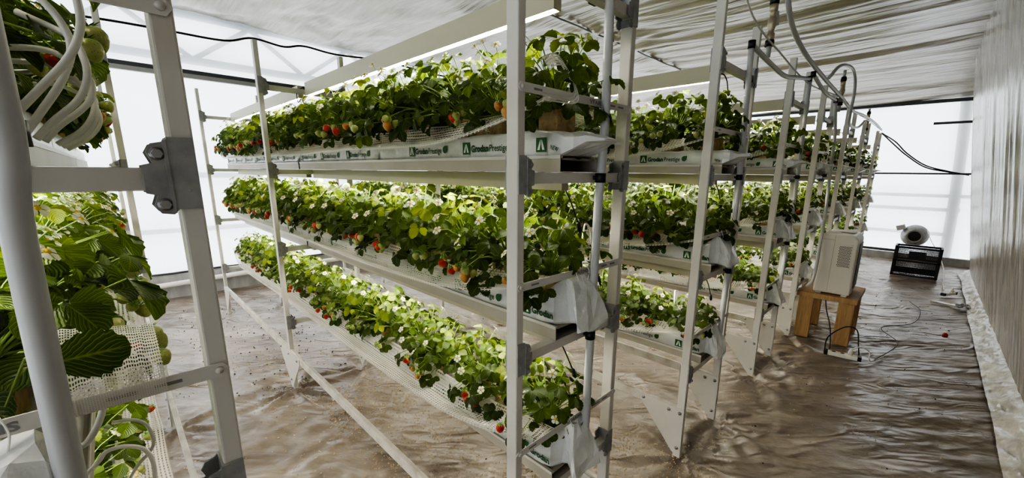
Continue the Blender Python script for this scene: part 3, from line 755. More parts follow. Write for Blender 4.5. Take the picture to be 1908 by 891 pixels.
def place_rest(mb, loc, rz, sc):
    a = np.array(mb.v); c, s = math.cos(rz) * sc, math.sin(rz) * sc
    b = np.empty_like(a); b[:, 0] = a[:, 0] * c - a[:, 1] * s + loc[0]; b[:, 1] = a[:, 0] * s + a[:, 1] * c + loc[1]; b[:, 2] = a[:, 2] * sc + loc[2]
    o = len(rest.v); rest.v.extend(map(tuple, b.tolist()))
    rest.f.extend(tuple(i + o for i in f) for f in mb.f); rest.m.extend(mb.m); rest.smooth.extend(mb.smooth)
    for k, u in mb.uv.items(): rest.uv[k + o] = u
    for k, u in mb.tint.items(): rest.tint[k + o] = u
GRP = 'strawberry plants on the racks'
for i, x in enumerate(XN):
    for l in range(3):
        for k in range(NP):
            y = Y0 + .105 + k * DP + prng.uniform(-.025, .025)
            if k == 0: y = Y0 + .10
            loc = (x + TC + prng.uniform(-.012, .012), y, LV[l] + .114)
            rz = prng.uniform(-.35, .35) + (PI if i == 0 else 0); sc = prng.uniform(.9, 1.1) * (.84 if l == 0 else 1.0)
            if i == 0 and k > 15: 
                if l != 1: continue
            pos = 'nearest the aisle' if k == 0 else f'{ORD[k]} from the aisle'
            if i < 3:
                sp = BIGG[k % 4] if i == 0 and k < 5 else NEAR[prng.randrange(len(NEAR))]
                if i == 0 and k == 0: loc = (loc[0] - .01, loc[1] + .12, loc[2])
                if i == 0 and k == 1: loc = (loc[0] - .02, loc[1] + .05, loc[2])
                inst(sp, loc=loc, rotz=rz, sc=sc, label=f'{sp["kind"]} strawberry plant {pos}, {SHELF[l]} shelf of {RACKN[i]}', cat='plant', group=GRP)
            elif k < 7:
                inst(S('strawberry_plant', FAR[prng.randrange(len(FAR))]), loc=loc, rotz=rz, sc=sc, label=f'leafy strawberry plant {pos}, {SHELF[l]} shelf of {RACKN[i]}', cat='plant', group=GRP)
            elif i < 7:
                place_rest(REST[prng.randrange(len(REST))], loc, rz, sc)
ro = inst(S('strawberry_plants', rest.mesh('strawberry_plants', MERGED_MATS, fix=False)), label='green mass of strawberry plants deep inside the far racks', cat='plants', group=GRP, kind='stuff')

# ------------------------------------------------------------------ extra near-camera greenery and hoses on the leftmost rack
def tube_thing(name, pts, r, mat, label, cat, group=None, seg=10, k=8):
    return inst(S(name, MB().tube(smooth_pts(pts, k), r, seg).mesh(name, [mat])), label=label, cat=cat, group=group)
hoses = [[(-.074, .765, 1.535), (-.063, .768, 1.556), (-.038, .770, 1.59), (-.011, .772, 1.627), (.004, .774, 1.66), (.008, .776, 1.69), (.003, .78, 1.73), (-.02, .80, 1.79), (-.08, .83, 1.80)],
         [(-.062, .795, 1.535), (-.043, .80, 1.566), (-.020, .803, 1.606), (-.006, .806, 1.646), (-.010, .81, 1.676), (-.026, .82, 1.705), (-.06, .84, 1.745), (-.10, .86, 1.73)],
         [(-.055, .845, 1.535), (-.036, .85, 1.560), (-.011, .853, 1.588), (.002, .856, 1.616), (.004, .86, 1.644), (-.006, .88, 1.675), (-.05, .90, 1.70)],
         [(-.052, .915, 1.535), (-.035, .92, 1.558), (-.010, .925, 1.583), (.004, .93, 1.605), (.004, .94, 1.635), (-.03, .95, 1.665), (-.09, .96, 1.66)],
         [(-.045, 1.015, 1.535), (-.018, 1.02, 1.556), (-.003, 1.025, 1.576), (.005, 1.03, 1.598), (.004, 1.04, 1.62), (-.03, 1.05, 1.66), (-.09, 1.06, 1.66)],
         [(-.045, 1.135, 1.535), (-.015, 1.14, 1.556), (.003, 1.145, 1.583), (.008, 1.15, 1.61), (.0, 1.16, 1.64), (-.04, 1.17, 1.665), (-.09, 1.18, 1.66)],
         [(-.045, 1.285, 1.535), (-.015, 1.29, 1.556), (.006, 1.295, 1.583), (.012, 1.30, 1.61), (.0, 1.31, 1.64), (-.04, 1.32, 1.665), (-.09, 1.33, 1.66)]]
for q, h in enumerate(hoses):
    tube_thing('drip_hose', h, .0042, 'hose', f'pale drip hose curving up from the top trough, {ORD[q]} from the aisle, leftmost rack', 'hose', 'drip hoses of the leftmost rack')
tube_thing('drip_hose', [(-.079, .79, 1.118), (-.069, .79, 1.124), (-.055, .79, 1.148), (-.047, .80, 1.174), (-.05, .82, 1.20)], .0042, 'hose', 'short grey hose bending below the net near the left edge', 'hose')
tube_thing('drip_hose', [(-.09, .80, 1.06), (-.066, .80, 1.082), (-.055, .80, 1.094), (-.036, .80, 1.092), (-.017, .80, 1.076), (-.011, .80, 1.042), (-.018, .80, 1.0), (-.03, .81, .95)], .003, 'hose_white', 'white hose arching over the middle trough at lower left', 'hose')
tube_thing('drip_hose', [(-.05, .90, 1.09), (-.024, .90, 1.083), (-.010, .90, 1.064), (-.008, .90, 1.026), (-.033, .90, .997), (-.05, .90, .97)], .0026, 'hose', 'thin pale hose looping behind the white arched one, lower left', 'hose')
for q, (i, l, dx, y) in enumerate([(1, 1, .10, .05), (1, 0, .08, .35), (2, 0, .02, .22), (2, 1, .10, .08), (3, 1, .10, .10), (4, 2, .11, .02)]):
    b = Vector((XN[i] + TC + dx, Y0 + y, LV[l] + .13))
    tube_thing('drip_hose', [b, b + Vector((-.01, .0, .12)), b + Vector((.03, .02, .20)), b + Vector((.08, .03, .15)), b + Vector((.075, .03, -.06))], .0032, 'hose_white',
               f'thin white hose looped over the {SHELF[l]} shelf front, {RACKN[i]}' + (' near the block' if q == 1 else ''), 'hose', 'white loops of drip hose')

# large hanging leaf and net-wrapped strap of the leftmost rack
X0 = XN[0]
mb = MB(); rg = random.Random(5); P = []
for a in range(25):
    u = a / 24; x = -.085 + .105 * u; row = []
    for b in range(9):
        t = b / 8
        ang = PI * t
        # wrap over the strap: front hem, over the top, back along the shelf
        if t < .45: y, z = Y0 - .008, 1.192 + .030 * (t / .45)
        else: y, z = Y0 - .008 + (t - .45) / .55 * .10, 1.222 + .062 * math.sin((t - .45) / .55 * 1.4) * (1 - .3 * u)
        row.append((x + .002 * noise.noise(Vector((a, b, 1))), y + .003 * noise.noise(Vector((a * .9, b * .9, 4))), z + .004 * noise.noise(Vector((a * .7, b * .4, 9)))))
    P.append(row)
mb.grid(P)
for k in range(25 * 9): mb.uv[k] = ((k // 9) / 24 * .22, (k % 9) / 8 * .16)
inst(S('net_wrap', mb.mesh('net_wrap', ['lace'], fix=False)), label='white net folded over the strap of the leftmost rack', cat='net')
lf = MB(); leaflet(lf, Vector((-.080, .742, 1.262)), Vector((1, .05, .02)), Vector((-.1, -1, .45)), .072, .062, random.Random(3), .12, 15, droop=.05)
lf.tube([(-.080, .742, 1.262), (-.10, .76, 1.27), (-.13, .80, 1.20)], .0016, 5, 0)
inst(S('strawberry_leaf', lf.mesh('strawberry_leaf', ['leaf'], fix=False)), label='large dark leaf hanging in front of the net at left', cat='leaf')

# lace net draped on the end plant of the middle rack
P = []
path = smooth_pts([(.800, .742, 1.70), (.815, .735, 1.765), (.868, .735, 1.785), (.915, .735, 1.755), (.928, .728, 1.712), (.90, .726, 1.695), (.84, .726, 1.692), (.79, .726, 1.69)], 5)
for p in path[5:]:
    P.append([(p.x, p.y + .03 * t, p.z + .018 * math.sin(t * 3)) for t in (-.4, 0, .4, .8)])
mb = MB().grid(P)
for k in range(len(P) * 4): mb.uv[k] = ((k // 4) * .012, (k % 4) * .012)
inst(S('net_wrap', mb.mesh('net_wrap', ['lace'], fix=False)), label='loose end of white net looped over the top strap, middle rack', cat='net')

# ------------------------------------------------------------------ risers, hoses, valves
def riser(i, pts, lab, clips):
    ch = [S('pipe', MB().tube(smooth_pts(pts, 5), .0135, 14).mesh('pipe', ['pipe']))]
    for (x, z) in clips: ch.append(S('clip', MB().tube([(x, .715, z - .014), (x, .715, z + .014)], .0165, 12).box(x - .006, x + .006, .715, .74, z - .006, z + .006).mesh('clip', ['black'])))
    return inst(S('riser_pipe', None, ch), label=lab, cat='pipe', group='grey riser pipes at the rack fronts')
def rp(dx): return [(dx + .018, 2.5), (dx + .012, 1.95), (dx + .016, 1.65), (dx, 1.35), (dx - .004, 1.1), (dx - .010, .86), (dx - .014, .56)]
riser(0, [(-.060, .70, 2.4), (-.060, .70, 1.9), (-.063, .70, 1.6), (-.066, .70, 1.51), (-.074, .70, 1.43), (-.080, .70, 1.2), (-.084, .70, 1.0), (-.088, .70, .56)], 'thick grey pipe running down the left edge of the picture', [(-.066, 1.535)])
riser(1, [(1.040 + a - .335 * 0, .715, z) for a, z in [(.014, 2.6), (.012, 1.95), (.016, 1.65), (0, 1.37), (-.005, 1.1), (-.010, .86), (-.014, .56)]], 'grey pipe rising past the front of the middle rack', [(1.046, 1.485), (1.030, .985), (1.026, .55)])
riser(2, [(2.262, .715, 2.10), (2.285, .715, 1.83), (2.308, .715, 1.49), (2.312, .715, 1.1), (2.305, .715, .81), (2.28, .715, .50)], 'grey pipe with elbow at the front of the third rack', [(2.308, 1.485), (2.309, .985), (2.282, .52)])
riser(3, [(3.55, .715, 2.15), (3.60, .715, 1.75), (3.62, .715, 1.4), (3.61, .715, 1.0), (3.57, .715, .48)], 'grey pipe at the front of the fourth rack', [(3.62, 1.485), (3.61, .985), (3.57, .50)])
riser(4, [(4.56, .70, 2.13), (4.66, .68, 1.85), (4.72, .68, 1.60), (4.70, .67, 1.40), (4.55, .64, 1.15), (4.40, .62, .95), (4.36, .62, .6), (4.36, .66, .50)], 'grey pipe sagging forward at the front of the fifth rack', [(4.715, 1.50)])
def elbow_hose(a, b, sag, lab):
    m = (Vector(a) + Vector(b)) * .5 - Vector((0, 0, sag))
    mb = MB().tube(smooth_pts([a, Vector(a).lerp(m, .5) - Vector((0, 0, sag * .1)), m, Vector(b).lerp(m, .5), b], 5), .013, 12)
    return inst(S('connecting_hose', mb.mesh('connecting_hose', ['pipe']), [S('end_fitting', MB().lathe([(.017, -.018), (.017, .018)], 12, origin=p).mesh('end_fitting', ['black'])) for p in (a, b)]), label=lab, cat='hose')
elbow_hose((2.262, .715, 2.11), (3.55, .715, 2.16), .06, 'grey hose linking the pipes of the third and fourth racks')
elbow_hose((3.56, .70, 2.19), (4.56, .70, 2.14), .03, 'short grey hose linking the pipes of the fourth and fifth racks')
tube_thing('supply_hose', [(2.62, .70, 3.0), (2.64, .70, 2.62), (2.76, .70, 2.38), (3.16, .70, 2.27), (3.92, .70, 2.225), (4.8, .70, 2.20), (5.65, .70, 2.17), (6.6, .70, 2.22), (7.9, .70, 2.25), (9.0, .70, 2.24)], .0145, 'pipe', 'long grey supply hose running along the rack tops', 'hose')
tube_thing('supply_hose', [(4.0, .68, 2.235), (4.25, .66, 2.36), (4.75, .66, 2.44), (5.05, .66, 2.42), (5.2, .66, 2.30), (5.25, .67, 2.10), (5.5, .69, 2.02), (6.2, .70, 2.05), (6.7, .70, 2.16)], .013, 'pipe', 'grey hose arching over the fifth rack', 'hose')
tube_thing('signal_cable', [(1.85, .725, 2.52), (2.2, .722, 2.25), (2.75, .715, 2.17), (3.6, .715, 2.13), (4.8, .71, 2.20), (5.6, .71, 2.18), (7.3, .71, 2.22), (9.2, .71, 2.24)], .005, 'hose', 'thin pale cable strung across the rack tops', 'cable', seg=6)
def valve(o, top, lab):
    ox, oy, oz = o; ch = []
    ch.append(S('pipe', MB().tube([(0, 0, -.14), (0, 0, -.06)], .013, 12).tube([(0, 0, .16), (0, 0, top)], .013, 12).mesh('pipe', ['pipe'])))
    ch.append(S('valve_body', MB().lathe([(.014, -.06), (.02, -.055), (.02, -.02), (.014, -.018), (.016, .0), (.021, .02), (.021, .05), (.016, .055), (.016, .085), (.021, .09), (.021, .12), (.014, .125)], 10).mesh('valve_body', ['brass'], ), label='weathered brass valve'))
    ch.append(S('collar', MB().lathe([(.023, -.085), (.023, -.055)], 12).lathe([(.023, .125), (.024, .14), (.019, .165)], 12).mesh('collar', ['black'])))
    ch.append(S('solenoid', MB().box(.015, .06, -.018, .018, .03, .065).box(.05, .07, -.012, .012, .065, .105).mesh('solenoid', ['pipe'], bevel=.004)))
    return inst(S('water_valve', None, ch), loc=o, label=lab, cat='valve')
valve((2.64, .745, 2.27), .75, 'brass water valve with grey solenoid above the third rack')
valve((4.86, .712, 2.22), .22, 'brass water valve under the arched hose, fifth rack')
valve((7.45, .745, 2.20), .20, 'small water valve above the seventh rack')

# ------------------------------------------------------------------ cables on walls
tube_thing('overhead_cable', [(-.3, 2.97, 2.17), (.098, 2.97, 2.195), (.332, 2.97, 2.20), (.582, 2.97, 2.205), (.72, 2.97, 2.247), (.882, 2.97, 2.235), (1.0, 2.97, 2.262), (1.2, 2.97, 2.252), (1.544, 2.97, 2.275), (1.95, 2.97, 2.255), (2.5, 2.97, 2.27)], .006, 'cable', 'black cable draped over the rack post tops at left', 'cable', seg=8)
for q, dz in enumerate((0, .06)):
    tube_thing('power_cable', [(9.66, .74, 2.24), (9.95, .55, 2.10 - dz), (9.99, .37, 1.90 - dz * .6), (10.0, .10, 1.69 - dz * .5), (10.0, -.20, 1.59 - dz * .2), (10.0, -.45, 1.53)], .011, 'cable', ['upper', 'lower'][q] + ' of two black cables sagging across the far wall', 'cable', seg=6)

# ------------------------------------------------------------------ heater on stool
def cooler():
    x0, x1, y0, y1, z0, z1 = 4.45, 4.83, .355, .625, .452, 1.0
    prof = [(y0, z0), (y1, z0), (y1, z1 - .03), (y1 - .02, z1 - .005), (y1 - .10, z1), (y0 + .03, z1 - .01), (y0, z1 - .05)]
    body = MB().prism_yz(prof, x0, x1).mesh('casing', ['appliance'], bevel=.012)
    seam = MB().box(x0 - .0015, x0 + .002, y0 + .165, y0 + .168, z0 + .02, z1 - .02).box(x0 - .0015, x0 + .002, y0 + .168, y1 - .01, z1 - .06, z1 - .057).mesh('panel_seam', ['gutter'])
    panel = MB().box(x0 - .003, x0 + .002, y0 + .035, y0 + .13, z1 - .30, z1 - .09).mesh('vent_panel', ['appliance'], bevel=.002)
    h = MB()
    for r in range(15):
        for c in range(8):
            yy = y0 + .043 + c * .0108 + (.0054 if r % 2 else 0); zz = z1 - .288 + r * .0125
            h.add([(x0 - .0035, yy + .0042 * math.cos(k * PI / 3), zz + .0042 * math.sin(k * PI / 3)) for k in range(6)], [(0, 1, 2, 3, 4, 5)])
    holes = h.mesh('vent_holes', ['black'])
    back = MB().box(x0 + .12, x1 - .03, y0 - .006, y0 + .002, z0 + .05, z1 - .09).mesh('side_grille', ['appliance_dark'])
    ft = [S('foot', MB().box(a, a + .05, b, b + .04, z0 - .012, z0).mesh('foot', ['appliance'])) for a in (x0 + .005, x1 - .06) for b in (y0 + .02, y1 - .06)]
    ctrl = MB().box(x0 + .14, x1 - .05, y0 + .05, y1 - .12, z1 - .002, z1 + .004).mesh('control_panel', ['appliance'], bevel=.002)
    return S('air_cooler', None, [S('casing', body), S('panel_seam', seam), S('vent_panel', panel, [S('vent_holes', holes)]), S('side_grille', back, label='dark side grille'), S('control_panel', ctrl)] + ft)
inst(cooler(), label='boxy off-white air cooler with perforated vent on the wooden stool', cat='air cooler')
st = [S('stool_top', MB().box(4.40, 5.0, .285, .735, .395, .438).mesh('stool_top', ['wood'], bevel=.003))]
st.append(S('packing_slat', MB().box(4.42, 4.50, .60, .735, .438, .440).mesh('packing_slat', ['wood'])))
for a, b in ((4.41, .60), (4.41, .30), (4.88, .60), (4.88, .30)):
    st.append(S('leg', MB().box(a, a + .035, b, b + .115, 0.002, .395).box(a + .035, a + .10, b if b < .5 else b + .08, (b if b < .5 else b + .08) + .03, 0.002, .395).mesh('leg', ['wood'], bevel=.002)))
inst(S('wooden_stool', None, st), label='rough pine stool with broad board legs under the air cooler', cat='stool')
def strip(p, ang, lab, plugs=True):
    ch = [S('casing', MB().box(-.10, .10, -.022, .022, 0, .034).mesh('casing', ['hose_white'], bevel=.004)), S('end_cap', MB().box(-.125, -.10, -.023, .023, 0, .036).mesh('end_cap', ['black'])), S('end_cap', MB().box(.10, .125, -.023, .023, 0, .036).mesh('end_cap', ['black']))]
    for dx in (-.06, 0, .05): ch.append(S('socket', MB().lathe([(.015, .0342), (.015, .0348)], 12, origin=(dx, 0, 0)).mesh('socket', ['appliance_dark'])))
    if plugs: ch.append(S('plug', MB().lathe([(.017, .034), (.017, .06), (.008, .085), (.004, .09)], 12, origin=(.05, 0, 0)).mesh('plug', ['hose_white'])))
    o = inst(S('power_strip', None, ch), loc=p, rotz=ang, label=lab, cat='power strip'); return o
strip((4.10, .30, .012), -1.45, 'white power strip with black ends on the floor by the stool')
strip((7.35, -.40, .015), -.5, 'power strip with adapters lying near the far right corner')
tube_thing('power_cable', [(4.07, .42, .03), (4.15, .42, .14), (4.28, .33, .22), (4.33, .25, .20), (4.30, .22, .08), (4.20, .20, .03)], .005, 'cable', 'black cable arching over the power strip by the stool', 'cable', seg=6)
tube_thing('power_cable', [(4.8, .56, .33), (4.74, .53, .22), (4.60, .47, .12), (4.45, .43, .03), (4.20, .40, .025)], .005, 'cable', 'black cable hanging beneath the wooden stool', 'cable', seg=6)
tube_thing('power_cable', [(4.10, .25, .09), (4.14, .20, .12), (4.2, .14, .08), (4.15, .12, .02), (4.35, .05, .015)], .005, 'hose_white', 'white plug cable looping at the end of the power strip', 'cable', seg=6)
tube_thing('power_cable', [(4.2, .10, .016), (4.8, -.02, .018), (5.2, .12, .018), (5.6, -.1, .018), (6.2, -.15, .018), (6.6, -.05, .018)], .0035, 'cable', 'dark cable snaking over the aisle floor', 'cable', seg=6)

# ------------------------------------------------------------------ crate, fan and bits at the far end
def crate():
    x0, x1, y0, y1, z0, z1 = 8.32, 8.62, -.30, .225, 0.01, .462; b = .022
    fr = MB()
    for yy in (y0, y1 - b * 1.6):
        for xx in (x0, x1 - b): fr.box(xx, xx + b, yy, yy + b * 1.6, z0, z1)
    for zz in (z0, z1 - b, .235):
        for xx in (x0, x1 - b): fr.box(xx, xx + b, y0, y1, zz, zz + b)
        for yy in (y0, y1 - b): fr.box(x0, x1, yy, yy + b, zz, zz + b)
    lats = []
    for xx in (x0 + .006, x1 - .012):
        lat = MB(); lats.append(lat)
        n = 30
        for k in range(n): yy = y0 + .03 + (y1 - y0 - .06) * k / (n - 1); lat.box(xx, xx + .005, yy, yy + .006, z0 + .02, z1 - .02)
        for k in range(20): zz = z0 + .03 + (z1 - z0 - .06) * k / 19; lat.box(xx, xx + .005, y0 + .02, y1 - .02, zz, zz + .0065)
    plate = MB().box(x0 - .002, x0 + .006, -.13, .06, .27, .40).mesh('label_panel', ['black'])
    base = MB().box(x1 - .012, x1 - .006, y0 + .02, y1 - .02, z0 + .01, .1).mesh('solid_panel', ['black'])
    return S('plastic_crate', None, [S('frame', fr.mesh('frame', ['black'])), *[S('lattice', q.mesh('lattice', ['black'])) for q in lats], S('label_panel', plate), S('solid_panel', base)])
inst(crate(), label='black lattice plastic crate standing on its side by the far wall', cat='crate')
fan = [S('housing', MB().lathe([(.10, -.16), (.115, -.15), (.15, -.11), (.185, -.06), (.19, 0), (.185, .05), (.13, .10)], 28, axis='x').mesh('housing', ['galv'])),
       S('inlet_ring', MB().lathe([(.085, -.166), (.085, -.178), (.115, -.176), (.118, -.15)], 28, axis='x', caps=False).mesh('inlet_ring', ['grey_profile'])),
       S('inlet', MB().lathe([(.0001, -.168), (.088, -.166)], 24, axis='x', caps=False).mesh('inlet', ['black'])),
       S('terminal_box', MB().box(-.13, -.03, .08, .20, .15, .235).mesh('terminal_box', ['pipe'], bevel=.006), rot=(-.35, 0, 0)),
       S('mount_wire', MB().tube([(-.08, .13, -.13), (-.08, .13, -.36)], .004, 5).tube([(-.08, -.13, -.13), (-.08, -.13, -.36)], .004, 5).mesh('mount_wire', ['hose_white']))]
inst(S('duct_fan', None, fan), loc=(9.9, .045, .475), label='round grey duct fan mounted on the far wall above the crate', cat='fan')
tube_thing('power_cable', [(9.75, -.10, .60), (9.5, -.17, .45), (9.2, -.30, .25), (8.7, -.37, .08), (8.1, -.36, .02), (7.6, -.36, .02)], .006, 'hose_white', 'pale cable trailing from the fan down to the floor', 'cable', seg=6)
inst(S('wooden_plank', MB().box(-.13, .13, -.035, .035, 0, .022).mesh('wooden_plank', ['skirt'], bevel=.002)), loc=(6.75, -.36, .012), rotz=1.25, label='pale plank lying on the floor by the right curtain', cat='plank')
inst(S('rag', MB().grid([[(.012 * a - .08, .012 * b - .06, .03 + .03 * noise.noise(Vector((a * .6, b * .6, 2)))) for b in range(11)] for a in range(14)]).mesh('rag', ['kerb'])), loc=(6.72, -.50, .012), label='crumpled grey rag at the end of the pale plank', cat='rag')
inst(S('red_tag', None, [S('tag_head', MB().lathe([(.02, 0), (.022, .02), (.012, .04)], 10).mesh('tag_head', ['red'])), S('tag_tail', MB().box(-.03, .0, -.03, -.018, 0, .012).mesh('tag_tail', ['hose_white']))]), loc=(5.35, -.33, .012), label='small red and white scrap on the aisle floor', cat='scrap')

# ------------------------------------------------------------------ room shell
FEET = [(x + dx, Y0 + yy) for x in XN for dx in (.01, W + .01) for yy in YP]
XA, XB, YA, YB = -2.2, 10.12, -.72, 6.27
def floor_z(X, Y):
    Z = np.zeros_like(X)
    rs = np.random.RandomState(3)
    # long folds running across the aisle, plus broad undulation
    def n2(sx, sy, ang, seed):
        c, s = math.cos(ang), math.sin(ang); U = (X * c + Y * s) * sx; V = (-X * s + Y * c) * sy
        out = np.zeros_like(X)
        for k in range(5):
            a, b, ph = rs.uniform(-1, 1), rs.uniform(.5, 1.6), rs.uniform(0, 6.28)
            out += np.sin(U * a + V * b + ph + 1.3 * np.sin(V * .7 + U * .6 + ph * 2))
        return out / 5
    rip = n2(.9, 11, -.95, 1); r2 = n2(2, 24, -.85, 2); r3 = n2(8, 16, .4, 3); r4 = n2(3, 26, .35, 5)
    aisle = 1 / (1 + np.exp((Y - .75) * 5))
    Z += .013 * rip * aisle + .006 * r2 * (.4 + .6 * aisle) + .0045 * r3 + .006 * r4 * (1 - aisle)
    Z += .012 * np.maximum(0, n2(1.2, 7, -1.0, 4) - .25) * aisle * 2
    for q, (fx, fy) in enumerate(FEET):
        dx, dy = X - fx, Y - fy; r = np.sqrt(dx * dx + dy * dy) + 1e-6; th = np.arctan2(dy, dx)
        w = np.exp(-r / .26) * np.minimum(1, r / .05)
        Z += w * .026 * (np.sin(7 * th + q) * .6 + np.sin(12 * th + 2 * q + 2 * r) * .5)
    cr = np.empty(Z.size); xf, yf, af = X.ravel(), Y.ravel(), aisle.ravel()
    c, s_ = math.cos(.8), math.sin(.8); NS = noise.noise
    for i in range(Z.size):
        x, y, q = xf[i], yf[i], af[i]
        u, v = x * c - y * s_, x * s_ + y * c
        a = .5 - abs(NS(Vector((u * (2.6 - 1.5 * q), v * (2.6 + 2.2 * q), 3))))
        b = .5 - abs(NS(Vector((u * 5.5, v * 8.5, 9))))
        cr[i] = .020 * a + .008 * b
    Z += cr.reshape(Z.shape) - .010
    return Z * .9 - .006
xs = np.concatenate([np.arange(XA, -.2, .08), np.arange(-.2, 5.6, .022), np.arange(5.6, XB + .05, .045)])
ys = np.concatenate([np.arange(YA, 3.4, .022), np.arange(3.4, YB + .05, .045)])
def sheet(name, X, Y, Z, mat):
    nu, nv = X.shape; V = np.stack([X, Y, Z], -1).reshape(-1, 3)
    me = bpy.data.meshes.new(name); idx = np.arange(nu * nv).reshape(nu, nv)
    F = np.stack([idx[:-1, :-1], idx[1:, :-1], idx[1:, 1:], idx[:-1, 1:]], -1).reshape(-1, 4)
    me.from_pydata(V.tolist(), [], F.tolist()); me.materials.append(M[mat]); me.polygons.foreach_set('use_smooth', [True] * len(me.polygons)); me.update(); return me
X, Y = np.meshgrid(xs, ys, indexing='ij')
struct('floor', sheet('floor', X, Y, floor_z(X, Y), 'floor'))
# ceiling film
def nz(a, b, c): return noise.noise(Vector((a, b, c)))
cx_ = np.arange(XA, XB + .05, .035); cy_ = np.concatenate([np.arange(-.30, 3.2, .08), [3.2], np.arange(3.27, 6.35, .07)])
X, Y = np.meshgrid(cx_, cy_, indexing='ij'); Z = np.zeros_like(X)
for i in range(X.shape[0]):
    for j in range(X.shape[1]):
        x, y = X[i, j], Y[i, j]
        if y <= 3.2:
            u = (3.2 - y) / 3.5
            z = 3.2 - .06 * math.sin(PI * u) + .040 * nz(x * 2.2, y * .22, 1) + .030 * nz(x * 6.5 + .35 * y, y * .16, 3) + .016 * nz(x * 14 + .5 * y, y * .25, 7)
        else:
            z = 3.2 + .05 * nz(x * .9, y * .9, 12) + .03 * nz(x * 2.5, y * 2.0, 15) + .014 * nz(x * 6, y * 4, 17) - .04 * math.sin((y - 3.2) / 3.05 * PI)
        e = abs(y - 3.2); z -= .03 * math.exp(-e / .05)
        for (gx, gy) in ((4.6, 3.2), (7.6, 3.2)):
            dx, dy = x - gx, y - gy; r = math.hypot(dx, dy) + .01; z += .03 * math.exp(-r / .7) * math.sin(9 * math.atan2(dy, dx)) * min(1, r / .1)
        if x > 7.6: z -= .40 * ((x - 7.6) / 2.5) ** 1.8
        Z[i, j] = z
struct('ceiling', sheet('ceiling', X, Y, Z, 'ceiling'))
# seam tape along the ridge
sm = MB().tube([(xx, 3.2 + .01 * nz(xx * 3, 0, 5), 3.158 + .02 * nz(xx * 2, 1, 4)) for xx in np.arange(XA, 7.6, .12)], .010, 6).mesh('trim_1', ['grey_profile']); struct('trim_1', sm)
# right curtain
xs2 = np.arange(XA, XB + .03, .03); zs2 = np.arange(-.02, 3.36, .10)
P = []
for x in xs2:
    row = []
    for z in zs2:
        b = -.655 - .014 * max(0, x - 8.5) - .02 * max(0, x - 9) * 2
        y = b + .47 * min(z, 3.3) / 3.2 + (.020 * nz(x * 4.5, z * .22, 2) + .012 * nz(x * 11, z * .3, 6)) * min(1, .25 + z)
        row.append((x, y, z))
    P.append(row)
struct('wall_right', MB().grid(P).mesh('wall_right', ['curtain'], fix=False))
# crumpled skirt at the foot of the curtain
P = []
for x in np.arange(XA, 9.2, .028):
    row = []
    w = .03 * nz(x * .9, 0, 31)
    for j in range(12):
        t = j / 11; y = -.505 - .012 * max(0, x - 3.2) * .6 + w * (1 - t) + (-.655 + .505 + .014) * t
        z = .006 + .115 * t ** 1.3 + (.055 * (.35 - abs(nz(x * 5 + 1.2 * t, t * 1.6, 8))) + .030 * (.3 - abs(nz(x * 11 - t, t * 3, 9)))) * math.sin(PI * min(1, t + .08))
        row.append((x, y, z))
    P.append(row)
struct('baseboard_right', MB().grid(P).mesh('baseboard_right', ['skirt'], fix=False))
# far wall and left wall of backlit film
def film_wall(name, axis, c, a0, a1, z0, z1):
    P = []
    for a in np.arange(a0, a1 + .06, .06):
        row = []
        for z in np.arange(z0, z1 + .08, .08):
            d = .012 * nz(a * 1.6, z * 1.2, c) + .006 * nz(a * 5, z * 2, c + 3)
            row.append((c + d, a, z) if axis == 'x' else (a, c + d, z))
        P.append(row)
    struct(name, MB().grid(P).mesh(name, ['film'], fix=False))
film_wall('wall_far', 'x', 10.1, -.95, 6.35, -.05, 2.80)
film_wall('wall_left', 'y', 6.25, XA, 10.2, .26, 3.45)
P = [[(XA, a, z) for z in (-.05, 1.7, 3.45)] for a in (-.75, 3, 6.35)]
struct('wall_near', MB().grid(P).mesh('wall_near', ['film'], fix=False))
struct('baseboard_left', MB().box(XA, 10.1, 6.21, 6.30, -.02, .285).mesh('baseboard_left', ['kerb']))
struct('trim_2', MB().tube([(xx, 6.20, .292 + .006 * nz(xx * 4, 0, 0)) for xx in np.arange(XA, 10, .1)], .012, 6).mesh('trim_2', ['truss_dark']))
struct('baseboard_far', MB().box(10.02, 10.09, -.75, 6.2, -.02, .12).mesh('baseboard_far', ['kerb']))
# profiles lying against the films
struct('trim_3', MB().box(XA, 10, 6.18, 6.225, 2.545, 2.585).mesh('trim_3', ['truss_dark']))
struct('trim_4', MB().box(XA, 10, 6.175, 6.225, 2.495, 2.54).mesh('trim_4', ['grey_profile']))
struct('trim_5', MB().box(10.03, 10.075, -.3, 6.2, 2.72, 2.775).mesh('trim_5', ['truss_dark']))
struct('trim_6', MB().box(10.05, 10.08, -.42, .11, 2.37, 2.41).mesh('trim_6', ['truss_dark']))
struct('trim_7', MB().box(10.045, 10.075, -.50, 3.2, 1.535, 1.565).mesh('trim_7', ['truss_dark']))
struct('trim_8', MB().box(10.045, 10.075, .27, 1.5, .13, .175).mesh('trim_8', ['truss_dark']))
inst(S('floor_pipe', MB().tube([(-.6, 6.12, .17), (.3, 6.12, .175), (1.25, 6.12, .20), (3.0, 6.12, .21), (6, 6.12, .2)], .030, 12).mesh('floor_pipe', ['hose_white'])), label='white pipe running low along the left film wall', cat='pipe')
